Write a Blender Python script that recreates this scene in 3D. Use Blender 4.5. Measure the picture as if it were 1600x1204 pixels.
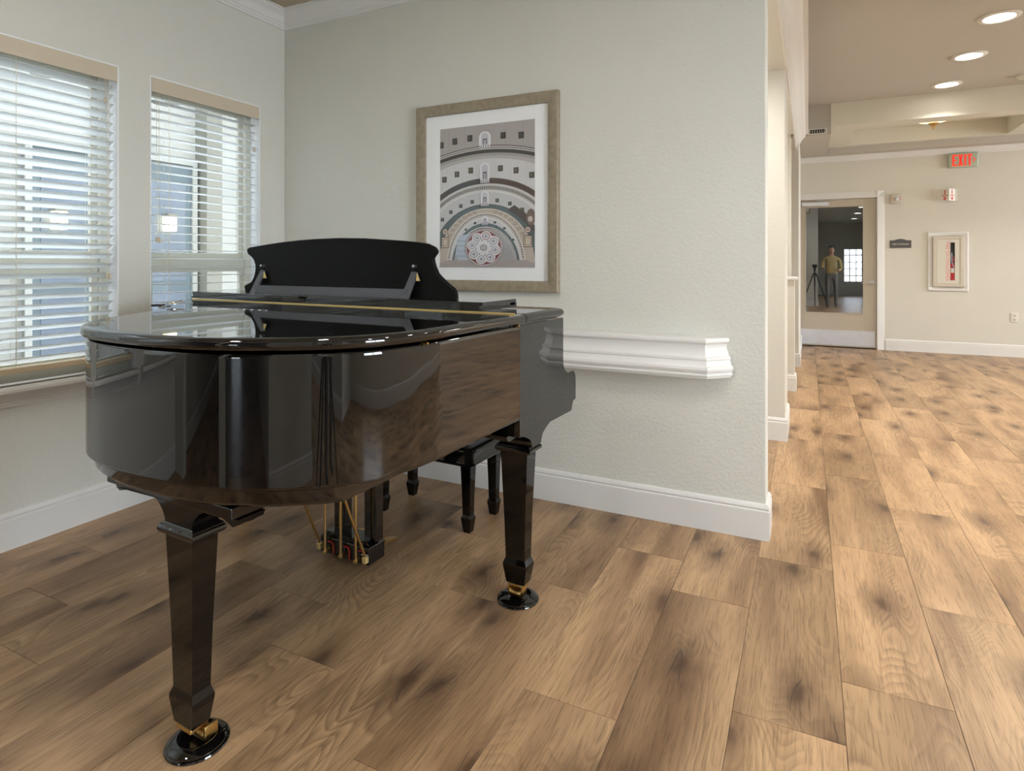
import bpy, bmesh, math, random
from math import sin, cos, tan, pi, radians, sqrt, atan2
from mathutils import Vector, Matrix

random.seed(7)
for o in list(bpy.data.objects):
    bpy.data.objects.remove(o, do_unlink=True)
SC = bpy.context.scene
COL = SC.collection

# ------------------------------------------------------------------ camera
cd = bpy.data.cameras.new('camera')
cam = bpy.data.objects.new('camera', cd); COL.objects.link(cam)
cam.location = (0, 0, 1.2)
cam.rotation_euler = (radians(90), 0, radians(26.1))
cd.sensor_fit = 'HORIZONTAL'; cd.sensor_width = 36.0
cd.lens = 945.0 / 1600.0 * 36.0
cd.shift_y = -192.0 / 1600.0
cd.clip_start = 0.02; cd.clip_end = 200
SC.camera = cam
SC.view_settings.view_transform = 'Standard'
SC.view_settings.look = 'None'
SC.view_settings.exposure = 0.75
SC.view_settings.gamma = 1.0
SC.view_settings.use_curve_mapping = False

# ------------------------------------------------------------------ world and lights
W = bpy.data.worlds.new('sky'); SC.world = W; W.use_nodes = True
wn = W.node_tree.nodes; wl = W.node_tree.links
bg = wn['Background']
sky = wn.new('ShaderNodeTexSky'); sky.sky_type = 'HOSEK_WILKIE'
sky.sun_direction = (-0.5, 0.3, 0.8); sky.turbidity = 4.0; sky.ground_albedo = 0.5
hsv = wn.new('ShaderNodeHueSaturation'); hsv.inputs['Saturation'].default_value = 0.28
wl.new(sky.outputs[0], hsv.inputs['Color']); wl.new(hsv.outputs[0], bg.inputs['Color'])
bg.inputs['Strength'].default_value = 24.0


def lamp(name, kind, loc, energy, color, size=0.3, size_y=None, rot=(0, 0, 0), spread=None, shape=None):
    l = bpy.data.lights.new(name, kind); l.energy = energy; l.color = color
    if kind == 'AREA':
        l.shape = shape or ('RECTANGLE' if size_y else 'DISK')
        l.size = size
        if size_y: l.size_y = size_y
        if spread: l.spread = spread
    if kind == 'SUN': l.angle = radians(2)
    o = bpy.data.objects.new(name, l); COL.objects.link(o)
    o.location = loc; o.rotation_euler = rot
    return o


# sun on the courtyard only (comes from behind the building, over the roof)
lamp('sun', 'SUN', (0, 0, 10), 1.2, (1.0, 0.96, 0.90), rot=(radians(8), radians(24), 0))
DAY = (0.82, 0.915, 1.0)
# daylight entering by the glazed rear and side of the hall, by unseen area lamps
lamp('daylight_hall', 'AREA', (1.37, -10.35, 1.3), 9, (0.72, 0.86, 1.0), .9, 1.6, rot=(radians(90), 0, 0))
lamp('daylight_right', 'AREA', (3.0, .75, 1.3), 74, DAY, 1.8, 1.5, rot=(0, radians(90), 0))  # unseen lamp added to bring bluish daylight onto the picture wall
lamp('daylight_side', 'AREA', (8.9, 7.7, 1.5), 130, DAY, 1.8, 3.0, rot=(0, radians(90), 0))
WARM = (1.0, 0.955, 0.89)
NEUT = (1.0, 0.95, 0.88)
HALL_Y = [-7.0, -4.5, -2.2, 0.95, 1.9, 2.85, 3.8, 4.75, 5.70, 6.65, 7.62]
ROOM_XY = [(-0.95, 0.9), (-1.75, -0.1)]  # second position, out of view, added to brighten the left foreground floor
SIDE_XY = [(3.6, 7.62), (3.6, 6.65), (5.9, 7.62)]
for i, y in enumerate(HALL_Y):
    lamp('downlight_lamp', 'AREA', (1.29, y, 3.0), 7.5 if y > 0 else 16, WARM if y > 0 else DAY, 0.16, spread=radians(125))  # those behind the viewer are added, stronger and bluish, to brighten the mirrored corridor
for x, y in [(-.55, 3.75), (-.55, 5.6)]:
    lamp('downlight_lamp', 'AREA', (x, y, 2.46), 9, WARM, 0.16)  # unseen lamps added in the side openings to brighten the pier face
for x, y in ROOM_XY:
    lamp('downlight_lamp', 'AREA', (x, y, 2.745), 8, NEUT, 0.16)
for x, y in SIDE_XY:
    lamp('downlight_lamp', 'AREA', (x, y, 3.0), 12, WARM, 0.16)
lamp('pendant_lamp', 'POINT', (1.35, 8.75, 2.93), 5, (1.0, 0.80, 0.55))


# ------------------------------------------------------------------ materials
MATS = {}


def nodes(name):
    m = bpy.data.materials.new(name); m.use_nodes = True
    nt = m.node_tree
    return m, nt.nodes, nt.links, nt.nodes['Principled BSDF']


def mat(name, color, rough=0.5, metal=0.0, spec=0.5, emit=None, estr=1.0, coat=0.0, bump=0.0, bscale=50.0,
        var=0.0, vscale=6.0, ior=None):
    if name in MATS: return MATS[name]
    m, n, l, p = nodes(name)
    c = tuple(color) + (1,)
    p.inputs['Base Color'].default_value = c
    p.inputs['Roughness'].default_value = rough
    p.inputs['Metallic'].default_value = metal
    p.inputs['Specular IOR Level'].default_value = spec
    if ior: p.inputs['IOR'].default_value = ior
    p.inputs['Coat Weight'].default_value = coat
    p.inputs['Coat Roughness'].default_value = 0.02
    if emit:
        p.inputs['Emission Color'].default_value = tuple(emit) + (1,)
        p.inputs['Emission Strength'].default_value = estr
    tc = n.new('ShaderNodeTexCoord')
    if var:
        nz = n.new('ShaderNodeTexNoise'); nz.inputs['Scale'].default_value = vscale; nz.inputs['Detail'].default_value = 4
        l.new(tc.outputs['Object'], nz.inputs['Vector'])
        mx = n.new('ShaderNodeMix'); mx.data_type = 'RGBA'
        mx.inputs[6].default_value = tuple(x * (1 - var) for x in color) + (1,)
        mx.inputs[7].default_value = tuple(min(1, x * (1 + var)) for x in color) + (1,)
        l.new(nz.outputs['Fac'], mx.inputs[0]); l.new(mx.outputs[2], p.inputs['Base Color'])
    if bump:
        nb = n.new('ShaderNodeTexNoise'); nb.inputs['Scale'].default_value = bscale; nb.inputs['Detail'].default_value = 3
        l.new(tc.outputs['Object'], nb.inputs['Vector'])
        b = n.new('ShaderNodeBump'); b.inputs['Strength'].default_value = bump; b.inputs['Distance'].default_value = 0.004
        l.new(nb.outputs['Fac'], b.inputs['Height']); l.new(b.outputs[0], p.inputs['Normal'])
    MATS[name] = m
    return m


PAINT = mat('wall_paint', (0.665, 0.655, 0.60), 0.6, bump=0.55, bscale=75, var=0.02, vscale=3)
PAINT_HALL = mat('wall_paint_hall', (0.66, 0.635, 0.565), 0.6, bump=0.3, bscale=75, var=0.02, vscale=3)
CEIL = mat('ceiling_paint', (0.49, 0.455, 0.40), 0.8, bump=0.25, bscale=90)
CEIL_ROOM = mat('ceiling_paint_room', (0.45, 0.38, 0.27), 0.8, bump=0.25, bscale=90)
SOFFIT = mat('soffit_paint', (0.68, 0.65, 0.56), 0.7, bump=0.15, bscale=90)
TRIM = mat('trim_white', (0.74, 0.73, 0.71), 0.35, var=0.02)
CROWN = mat('crown_white', (0.72, 0.70, 0.65), 0.4, var=0.02)
LACQ = mat('piano_lacquer', (0.003, 0.0027, 0.0027), 0.025, ior=1.72)
LEGLACQ = mat('piano_leg_lacquer', (0.004, 0.003, 0.0026), 0.05, ior=1.48)
LACQ_IN = mat('piano_lacquer_under', (0.012, 0.009, 0.008), 0.12, spec=0.6)
DESKBLK = mat('desk_black', (0.003, 0.003, 0.003), 0.45, spec=0.12)
MATTE_BLACK = mat('matte_black', (0.01, 0.01, 0.011), 0.5)
BRASS = mat('brass', (0.62, 0.42, 0.16), 0.28, metal=1.0, var=0.1, vscale=40)
BRASS_LT = mat('brass_light', (0.80, 0.60, 0.26), 0.35, metal=0.6)
STEEL = mat('steel', (0.62, 0.63, 0.66), 0.3, metal=1.0, var=0.08, vscale=30)
NICKEL = mat('nickel', (0.55, 0.55, 0.56), 0.35, metal=1.0)
REDCORD = mat('red_clip', (0.7, 0.02, 0.02), 0.4)
CUSHION = mat('black_leather', (0.02, 0.02, 0.022), 0.35, bump=0.3, bscale=120)
def slat_mat():
    m, n, l, p = nodes('blind_slat')
    p.inputs['Base Color'].default_value = (0.82, 0.83, 0.82, 1); p.inputs['Roughness'].default_value = 0.45
    out = [x for x in n if x.type == 'OUTPUT_MATERIAL'][0]
    t = n.new('ShaderNodeBsdfTranslucent'); t.inputs[0].default_value = (0.90, 0.92, 0.92, 1)
    mx = n.new('ShaderNodeMixShader'); mx.inputs[0].default_value = 0.65
    l.new(p.outputs[0], mx.inputs[1]); l.new(t.outputs[0], mx.inputs[2]); l.new(mx.outputs[0], out.inputs[0])
    return m


SLAT = slat_mat()
VALANCE = mat('blind_valance', (0.60, 0.52, 0.40), 0.5, var=0.05, vscale=8)
BRAIL = mat('blind_rail', (0.66, 0.53, 0.36), 0.5, var=0.06, vscale=8)
CORD = mat('blind_cord', (0.72, 0.64, 0.50), 0.7)
VINYL = mat('window_vinyl', (0.56, 0.55, 0.47), 0.5, var=0.03)
JAMB = mat('window_jamb', (0.88, 0.90, 0.93), 0.6, bump=0.2, bscale=60)
DOORP = mat('door_paint', (0.49, 0.43, 0.345), 0.45, var=0.03, vscale=4)
ALU = mat('light_aluminium', (0.68, 0.69, 0.71), 0.4, metal=0.2)
KICK = mat('kick_plate_steel', (0.70, 0.72, 0.78), 0.38, metal=0.55, var=0.1, vscale=9)
LENS = mat('lamp_lens', (1, 1, 1), 0.5, emit=(1.0, 0.95, 0.88), estr=9.0)
PLASTIC = mat('white_plastic', (0.72, 0.70, 0.64), 0.4)
STROBE = mat('strobe_plastic', (0.60, 0.54, 0.46), 0.45)
CLEARLENS = mat('strobe_lens', (0.55, 0.58, 0.58), 0.12, spec=0.8)
SIGNGREEN = mat('exit_housing', (0.42, 0.47, 0.36), 0.4)
EXITRED = mat('exit_letters', (0.5, 0.02, 0.01), 0.5, emit=(1.0, 0.035, 0.02), estr=0.62)
REDPRINT = mat('red_print', (0.62, 0.08, 0.07), 0.6)
PINKPRINT = mat('pink_red_print', (0.75, 0.22, 0.24), 0.6)
CHAR = mat('charcoal_sign', (0.085, 0.085, 0.095), 0.5)
BRONZE = mat('bronze_rim', (0.16, 0.13, 0.09), 0.45, metal=0.3)
GOLDTXT = mat('gold_lettering', (0.80, 0.70, 0.45), 0.5)
CABINET = mat('cabinet_paint', (0.60, 0.55, 0.45), 0.4)
CABDOOR = mat('cabinet_door_paint', (0.66, 0.63, 0.55), 0.4)
EXTRED = mat('extinguisher_red', (0.60, 0.01, 0.015), 0.3)
RUBBER = mat('grey_hose', (0.35, 0.40, 0.48), 0.5)
DARKIN = mat('cabinet_inside', (0.04, 0.045, 0.03), 0.7)
CLOTH_T = mat('tan_shirt', (0.42, 0.32, 0.14), 0.8)
CLOTH_P = mat('grey_trousers', (0.16, 0.15, 0.14), 0.8)
SKIN = mat('skin', (0.45, 0.26, 0.18), 0.5)
HAIR = mat('dark_hair', (0.03, 0.02, 0.015), 0.6)
MATBOARD = mat('mat_board', (0.92, 0.93, 0.94), 0.7)
EXT_WHITE = mat('render_white', (0.40, 0.40, 0.365), 0.8, bump=0.2, bscale=30)
EXT_GREY = mat('pilaster_grey', (0.22, 0.215, 0.175), 0.8)
EXT_BLUE = mat('door_blue', (0.115, 0.15, 0.165), 0.5, var=0.1, vscale=3)
EXT_BLUE2 = mat('pane_blue', (0.13, 0.16, 0.20), 0.2, spec=0.6)
PAVE = mat('paving', (0.42, 0.43, 0.45), 0.8, bump=0.2, bscale=20, var=0.06)
LANTERN = mat('lantern_glow', (1, 0.9, 0.7), 0.5, emit=(1.0, 0.85, 0.5), estr=3.0)
LEAF = mat('hedge_leaf', (0.10, 0.22, 0.04), 0.6, var=0.4, vscale=25)
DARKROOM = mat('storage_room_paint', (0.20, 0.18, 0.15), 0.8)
DUCTDARK = mat('duct_shade', (0.02, 0.02, 0.03), 0.8)


def glass_mat(name, refl_ior=1.5, tint=(1, 1, 1)):
    m, n, l, p = nodes(name)
    n.remove(p)
    out = [x for x in n if x.type == 'OUTPUT_MATERIAL'][0]
    t = n.new('ShaderNodeBsdfTransparent'); t.inputs[0].default_value = tuple(tint) + (1,)
    g = n.new('ShaderNodeBsdfGlossy'); g.inputs['Roughness'].default_value = 0.0
    f = n.new('ShaderNodeFresnel'); f.inputs[0].default_value = refl_ior
    mx = n.new('ShaderNodeMixShader')
    ge = n.new('ShaderNodeNewGeometry'); iv = n.new('ShaderNodeMath'); iv.operation = 'SUBTRACT'; iv.inputs[0].default_value = 1.0
    ml = n.new('ShaderNodeMath'); ml.operation = 'MULTIPLY'          # thin pane: reflect on the outer faces only
    l.new(ge.outputs['Backfacing'], iv.inputs[1]); l.new(f.outputs[0], ml.inputs[0]); l.new(iv.outputs[0], ml.inputs[1])
    l.new(ml.outputs[0], mx.inputs[0]); l.new(t.outputs[0], mx.inputs[1]); l.new(g.outputs[0], mx.inputs[2])
    l.new(mx.outputs[0], out.inputs[0])
    return m


GLASS = glass_mat('window_glass', 1.45, (0.97, 0.99, 1.0))
DOORGLASS = glass_mat('door_glass', 4.6, (0.55, 0.6, 0.7))
PICGLASS = glass_mat('picture_glass', 1.4)


def wood_floor():
    m, n, l, p = nodes('oak_vinyl_plank')
    tc = n.new('ShaderNodeTexCoord'); oi = n.new('ShaderNodeObjectInfo')
    N = lambda t: n.new('ShaderNode' + t)
    cmb = N('CombineXYZ')
    mul = N('Math'); mul.operation = 'MULTIPLY'; mul.inputs[1].default_value = 37.0
    l.new(oi.outputs['Random'], mul.inputs[0])
    mul2 = N('Math'); mul2.operation = 'MULTIPLY'; mul2.inputs[1].default_value = 91.0
    l.new(oi.outputs['Random'], mul2.inputs[0])
    l.new(mul.outputs[0], cmb.inputs[0]); l.new(mul2.outputs[0], cmb.inputs[1]); l.new(mul.outputs[0], cmb.inputs[2])
    add = N('VectorMath'); add.operation = 'ADD'
    l.new(tc.outputs['Object'], add.inputs[0]); l.new(cmb.outputs[0], add.inputs[1])

    def stretch(sx, sy, src=add):
        v = N('VectorMath'); v.operation = 'MULTIPLY'; v.inputs[1].default_value = (sx, sy, 1)
        l.new(src.outputs[0], v.inputs[0]); return v

    def noise(v, scale, detail=3, rough=0.5, dist=0.0):
        z = N('TexNoise'); z.inputs['Scale'].default_value = scale; z.inputs['Detail'].default_value = detail
        z.inputs['Roughness'].default_value = rough; z.inputs['Distortion'].default_value = dist
        l.new(v.outputs[0], z.inputs['Vector']); return z

    def ramp(src, stops):
        r = N('ValToRGB'); cr = r.color_ramp
        while len(cr.elements) < len(stops): cr.elements.new(0.5)
        for e, (pos, c) in zip(cr.elements, stops): e.position = pos; e.color = c if len(c) == 4 else tuple(c) + (1,)
        l.new(src, r.inputs[0]); return r

    def mixc(fac, a, b, mode='MIX'):
        x = N('Mix'); x.data_type = 'RGBA'; x.blend_type = mode
        if isinstance(fac, (int, float)): x.inputs[0].default_value = fac
        else: l.new(fac, x.inputs[0])
        for i, s in ((6, a), (7, b)):
            if isinstance(s, tuple): x.inputs[i].default_value = s
            else: l.new(s, x.inputs[i])
        return x
    # broad light and brown bands along the board
    n1 = noise(stretch(5.5, 0.95), 1.0, 2.5, 0.5, 0.4)
    base = ramp(n1.outputs['Fac'], [(0.28, (0.195, 0.108, 0.052)), (0.44, (0.37, 0.23, 0.125)), (0.60, (0.485, 0.312, 0.172)), (0.8, (0.55, 0.368, 0.208))])
    # cathedral rings: contour lines of a stretched noise
    n2 = noise(stretch(5.0, 1.3), 1.0, 1.5, 0.4, 0.25)
    m1 = N('Math'); m1.operation = 'MULTIPLY'; m1.inputs[1].default_value = 34.0; l.new(n2.outputs['Fac'], m1.inputs[0])
    fr = N('Math'); fr.operation = 'FRACT'; l.new(m1.outputs[0], fr.inputs[0])
    ring = ramp(fr.outputs[0], [(0.0, (1, 1, 1)), (0.25, (0.55, 0.55, 0.55)), (0.8, (0, 0, 0)), (1.0, (0.9, 0.9, 0.9))])
    nm = noise(stretch(4.0, 1.0), 1.3, 2)
    rmask = ramp(nm.outputs['Fac'], [(0.42, (0, 0, 0)), (0.62, (0.72, 0.72, 0.72))])
    rf = N('Math'); rf.operation = 'MULTIPLY'; l.new(ring.outputs[0], rf.inputs[0]); l.new(rmask.outputs[0], rf.inputs[1])
    c1 = mixc(rf.outputs[0], base.outputs[0], (0.21, 0.125, 0.065, 1))
    # fine pores
    n3 = noise(stretch(210.0, 9.0), 1.0, 4, 0.6)
    pore = ramp(n3.outputs['Fac'], [(0.34, (0.42, 0.40, 0.38)), (0.50, (1, 1, 1))])
    c2 = mixc(0.62, c1.outputs[2], pore.outputs[0], 'MULTIPLY')
    n4 = noise(stretch(60.0, 2.5), 1.0, 3, 0.6)
    st = ramp(n4.outputs['Fac'], [(0.32, (0.72, 0.69, 0.66)), (0.6, (1.04, 1.04, 1.04))])
    c3 = mixc(0.42, c2.outputs[2], st.outputs[0], 'MULTIPLY')
    # knots
    nd = noise(stretch(3.0, 3.0), 4.0, 2)
    vs = stretch(4.2, 1.9)
    ad = N('VectorMath'); ad.operation = 'ADD'
    sc = N('VectorMath'); sc.operation = 'SCALE'; sc.inputs['Scale'].default_value = 0.16
    l.new(nd.outputs['Color'], sc.inputs[0]); l.new(vs.outputs[0], ad.inputs[0]); l.new(sc.outputs[0], ad.inputs[1])
    vo = N('TexVoronoi'); vo.voronoi_dimensions = '2D'; vo.inputs['Scale'].default_value = 1.0; vo.inputs['Randomness'].default_value = 1.0
    l.new(ad.outputs[0], vo.inputs['Vector'])
    halo = ramp(vo.outputs['Distance'], [(0.0, (0.95, 0.95, 0.95)), (0.05, (0.85, 0.85, 0.85)), (0.12, (0.5, 0.5, 0.5)), (0.36, (0, 0, 0))])
    sep = N('SeparateColor'); l.new(vo.outputs['Color'], sep.inputs[0])
    gt = N('Math'); gt.operation = 'GREATER_THAN'; gt.inputs[1].default_value = 0.30; l.new(sep.outputs[0], gt.inputs[0])
    hf = N('Math'); hf.operation = 'MULTIPLY'; l.new(halo.outputs[0], hf.inputs[0]); l.new(gt.outputs[0], hf.inputs[1])
    c4 = mixc(hf.outputs[0], c3.outputs[2], (0.075, 0.038, 0.020, 1))
    # dark cracks with a grey filler in some knots
    nc = noise(stretch(8.0, 1.8), 1.0, 1.5, 0.5, 0.15)
    ab = N('Math'); ab.operation = 'SUBTRACT'; ab.inputs[1].default_value = 0.5; l.new(nc.outputs['Fac'], ab.inputs[0])
    ab2 = N('Math'); ab2.operation = 'ABSOLUTE'; l.new(ab.outputs[0], ab2.inputs[0])
    crk = ramp(ab2.outputs[0], [(0.0, (1, 1, 1)), (0.009, (0, 0, 0))])
    near = ramp(vo.outputs['Distance'], [(0.0, (1, 1, 1)), (0.12, (1, 1, 1)), (0.2, (0, 0, 0))])
    cf = N('Math'); cf.operation = 'MULTIPLY'; l.new(crk.outputs[0], cf.inputs[0]); l.new(near.outputs[0], cf.inputs[1])
    cf2 = N('Math'); cf2.operation = 'MULTIPLY'; l.new(cf.outputs[0], cf2.inputs[0]); l.new(gt.outputs[0], cf2.inputs[1])
    c5 = mixc(cf2.outputs[0], c4.outputs[2], (0.05, 0.035, 0.03, 1))
    # board to board tone
    tone = N('MapRange'); tone.inputs['To Min'].default_value = 0.86; tone.inputs['To Max'].default_value = 1.12
    l.new(oi.outputs['Random'], tone.inputs['Value'])
    tv = N('VectorMath'); tv.operation = 'SCALE'
    l.new(c5.outputs[2], tv.inputs[0]); l.new(tone.outputs[0], tv.inputs['Scale'])
    l.new(tv.outputs[0], p.inputs['Base Color'])
    p.inputs['Roughness'].default_value = 0.36
    p.inputs['Specular IOR Level'].default_value = 0.4
    b = N('Bump'); b.inputs['Strength'].default_value = 0.12; b.inputs['Distance'].default_value = 0.001
    l.new(n3.outputs['Fac'], b.inputs['Height']); l.new(b.outputs[0], p.inputs['Normal'])
    return m


OAK = wood_floor()
UNDERLAY = mat('floor_underlay', (0.11, 0.065, 0.035), 0.8)


def frame_wood():
    m, n, l, p = nodes('greige_frame_wood')
    tc = n.new('ShaderNodeTexCoord')
    mp = n.new('ShaderNodeMapping'); mp.inputs['Scale'].default_value = (14, 14, 14)
    nz = n.new('ShaderNodeTexNoise'); nz.inputs['Scale'].default_value = 2.5; nz.inputs['Detail'].default_value = 5
    l.new(tc.outputs['Object'], mp.inputs['Vector']); l.new(mp.outputs[0], nz.inputs['Vector'])
    r = n.new('ShaderNodeValToRGB')
    r.color_ramp.elements[0].position = 0.3; r.color_ramp.elements[0].color = (0.25, 0.205, 0.14, 1)
    r.color_ramp.elements[1].position = 0.7; r.color_ramp.elements[1].color = (0.34, 0.285, 0.205, 1)
    l.new(nz.outputs['Fac'], r.inputs[0]); l.new(r.outputs[0], p.inputs['Base Color'])
    p.inputs['Roughness'].default_value = 0.5
    return m


FRAMEWOOD = frame_wood()


def attr_mat(name, attr, rough=0.6):
    m, n, l, p = nodes(name)
    a = n.new('ShaderNodeVertexColor'); a.layer_name = attr
    l.new(a.outputs[0], p.inputs['Base Color']); p.inputs['Roughness'].default_value = rough
    return m


PRINT = attr_mat('photo_print', 'ink')


# ------------------------------------------------------------------ geometry helpers
def B(): return bmesh.new()


def box(bm, x0, x1, y0, y1, z0, z1, bev=0.0, seg=2):
    vs = [bm.verts.new((x, y, z)) for z in (z0, z1) for y in (y0, y1) for x in (x0, x1)]
    fs = [bm.faces.new([vs[i] for i in f]) for f in ((0, 2, 3, 1), (4, 5, 7, 6), (0, 1, 5, 4), (2, 6, 7, 3), (0, 4, 6, 2), (1, 3, 7, 5))]
    if bev > 0:
        es = list({e for f in fs for e in f.edges})
        bmesh.ops.bevel(bm, geom=es, offset=bev, segments=seg, affect='EDGES', profile=0.5)
    return vs


def loft(bm, rings, cap0=True, cap1=True, closed=True):
    vr = [[bm.verts.new(p) for p in r] for r in rings]
    n = len(vr[0])
    for a, b in zip(vr, vr[1:]):
        for i in range(n if closed else n - 1):
            j = (i + 1) % n
            try: bm.faces.new((a[i], a[j], b[j], b[i]))
            except ValueError: pass
    if closed:
        if cap0: bm.faces.new(list(reversed(vr[0])))
        if cap1: bm.faces.new(vr[-1])
    return vr


def prism(bm, pts, axis, a0, a1):
    def mk(p, a):
        if axis == 'z': return (p[0], p[1], a)
        if axis == 'x': return (a, p[0], p[1])
        return (p[0], a, p[1])
    loft(bm, [[mk(p, a0) for p in pts], [mk(p, a1) for p in pts]])


def lathe(bm, prof, cx=0, cy=0, cz=0, seg=24, axis='z'):
    rings = []
    for r, z in prof:
        ring = []
        for i in range(seg):
            t = 2 * pi * i / seg
            a, b = r * cos(t), r * sin(t)
            if axis == 'z': ring.append((cx + a, cy + b, cz + z))
            elif axis == 'x': ring.append((cx + z, cy + a, cz + b))
            else: ring.append((cx + a, cy + z, cz + b))
        rings.append(ring)
    loft(bm, rings, prof[0][0] < .031, prof[-1][0] < .031)


def tube(bm, pts, r, seg=8):
    pts = [Vector(p) for p in pts]
    rings = []
    for i, p in enumerate(pts):
        d = (pts[min(i + 1, len(pts) - 1)] - pts[max(i - 1, 0)]).normalized()
        up = Vector((0, 0, 1)) if abs(d.z) < 0.9 else Vector((1, 0, 0))
        a = d.cross(up).normalized(); b = d.cross(a)
        rr = r[i] if isinstance(r, (list, tuple)) else r
        rings.append([tuple(p + a * rr * cos(2 * pi * k / seg) + b * rr * sin(2 * pi * k / seg)) for k in range(seg)])
    loft(bm, rings)


def sweep_rings(profile, path):
    """offset the profile (d,z) to the right-hand side of the path, mitred at its corners"""
    P = [Vector(p) for p in path]
    out = []
    for i, p in enumerate(P):
        ns = []
        if i > 0: d = (P[i] - P[i - 1]).normalized(); ns.append(Vector((d.y, -d.x)))
        if i < len(P) - 1: d = (P[i + 1] - P[i]).normalized(); ns.append(Vector((d.y, -d.x)))
        nrm = ns[0] if len(ns) == 1 else (ns[0] + ns[1]) / (1 + ns[0].dot(ns[1]))
        out.append([(p.x + nrm.x * d_, p.y + nrm.y * d_, z) for d_, z in profile])
    return out


def sharpen(bm, deg=32):
    bmesh.ops.recalc_face_normals(bm, faces=bm.faces)
    lim = radians(deg)
    for f in bm.faces: f.smooth = len(f.verts) < 9
    for e in bm.edges:
        if len(e.link_faces) == 2:
            if e.calc_face_angle(0) > lim: e.smooth = False


def ob(name, bm, material, parent=None, smooth=None, kind=None, label=None, cat=None, group=None, loc=None, rot=None):
    if smooth: sharpen(bm, smooth)
    else: bmesh.ops.recalc_face_normals(bm, faces=bm.faces)
    me = bpy.data.meshes.new(name); bm.to_mesh(me); bm.free()
    me.materials.append(material)
    o = bpy.data.objects.new(name, me); COL.objects.link(o)
    if parent: o.parent = parent
    if loc: o.location = loc
    if rot: o.rotation_euler = rot
    if kind: o['kind'] = kind
    if label: o['label'] = label
    if cat: o['category'] = cat
    if group: o['group'] = group
    return o


def thing(name, label, cat, loc=(0, 0, 0), rotz=0.0, group=None):
    o = bpy.data.objects.new(name, None); COL.objects.link(o)
    o.empty_display_size = 0.1
    o.location = loc; o.rotation_euler = (0, 0, rotz)
    o['label'] = label; o['category'] = cat
    if group: o['group'] = group
    return o


def struct(name, bm, m, parent=None, smooth=None):
    return ob(name, bm, m, parent, smooth, kind='structure')


def dup(o, parent=None, name=None):
    c = o.copy(); COL.objects.link(c)
    if parent: c.parent = parent
    for ch in list(o.children): dup(ch, c)
    return c


def text(name, body, size, loc, rot, material, parent, depth=0.0, sx=1.0, align='CENTER'):
    cu = bpy.data.curves.new(name, 'FONT'); cu.body = body; cu.size = size; cu.extrude = depth
    cu.align_x = align; cu.align_y = 'CENTER'; cu.resolution_u = 3
    t = bpy.data.objects.new(name, cu); COL.objects.link(t)
    bpy.context.view_layer.update()
    me = bpy.data.meshes.new_from_object(t.evaluated_get(bpy.context.evaluated_depsgraph_get()))
    bpy.data.objects.remove(t); bpy.data.curves.remove(cu)
    me.name = name; me.materials.clear(); me.materials.append(material)
    o = bpy.data.objects.new(name, me); COL.objects.link(o)
    o.location = loc; o.rotation_euler = rot; o.scale = (sx, 1, 1); o.parent = parent
    return o


# ------------------------------------------------------------------ the room shell
XL, YP, XP = -3.01, 2.835, -0.165        # left wall, picture wall, its free end
YR, XR, YF = -10.0, 9.0, 9.71             # rear wall, right wall, far wall
WT = 0.15
WINS = [(0.96, 1.80), (1.956, 2.644), (0.02, 0.80), (-.80, -.14)]   # window openings along the left wall
WZ0, WZ1 = 0.68, 2.155

# floor and its planks
bm = B(); box(bm, XL - .1, XR + .1, YR - .1, YF + .1, -0.03, -0.004)
floor = struct('floor', bm, UNDERLAY)
PW, PL = 0.268, 0.945
JOINT = {0: 1.973, -1: 1.715, -2: 2.25, -3: 1.545, -4: 2.09, -5: 1.895, -6: 1.375, -7: 1.62, -8: 1.71, -9: 1.0, -10: 1.22, -11: 1.5, -12: 1.1,
         1: 1.58, 2: 2.12, 3: 1.75, 4: 1.4, 5: 2.0, 6: 1.66, 7: 1.3, 8: 2.2, 9: 1.8}
plank_mesh = {}


def plank(x0, x1, y0, y1):
    key = (round(x1 - x0, 4), round(y1 - y0, 4))
    if key not in plank_mesh:
        w, h = key
        bm = B(); g = 0.0007; c = 0.0008
        a, b = w / 2 - g, h / 2 - g
        lo = [(-a, -b), (a, -b), (a, b), (-a, b)]
        hi = [(-a + c, -b + c), (a - c, -b + c), (a - c, b - c), (-a + c, b - c)]
        loft(bm, [[(*p, -0.004) for p in lo], [(*p, -c * .6) for p in lo], [(*p, 0.0) for p in hi]])
        bmesh.ops.recalc_face_normals(bm, faces=bm.faces)
        me = bpy.data.meshes.new('plank'); bm.to_mesh(me); bm.free(); me.materials.append(OAK)
        plank_mesh[key] = me
    o = bpy.data.objects.new('plank', plank_mesh[key]); COL.objects.link(o)
    o.location = ((x0 + x1) / 2, (y0 + y1) / 2, 0); o.parent = floor


for k in range(-12, 11):
    x0 = 0.085 + PW * k; x1 = x0 + PW
    if x1 < XL: continue
    x0c, x1c = max(x0, XL), min(x1, XR)
    if x1c - x0c < .01: continue
    j = JOINT.get(k, 1.1 + ((k * 0.37) % 0.945))
    y = j - PL * 4
    while y < YF:
        ya, yb = max(y, -1.3), min(y + PL, YF)
        y += PL
        if yb - ya < .02: continue
        if x1c <= -1.05 and ya >= YP: continue
        if x0c > 2.9: continue
        if x1c <= -1.05: yb = min(yb, YP)
        plank(x0c, x1c, ya, yb)
bm = B(); box(bm, XL, XR, YR, -1.3, -0.004, 0.0)
rear = struct('floor_rear', bm, OAK)
bm = B(); box(bm, 3.033, XR, -1.3, YF, -0.0039, 0.0)
struct('floor_side', bm, OAK)

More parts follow.
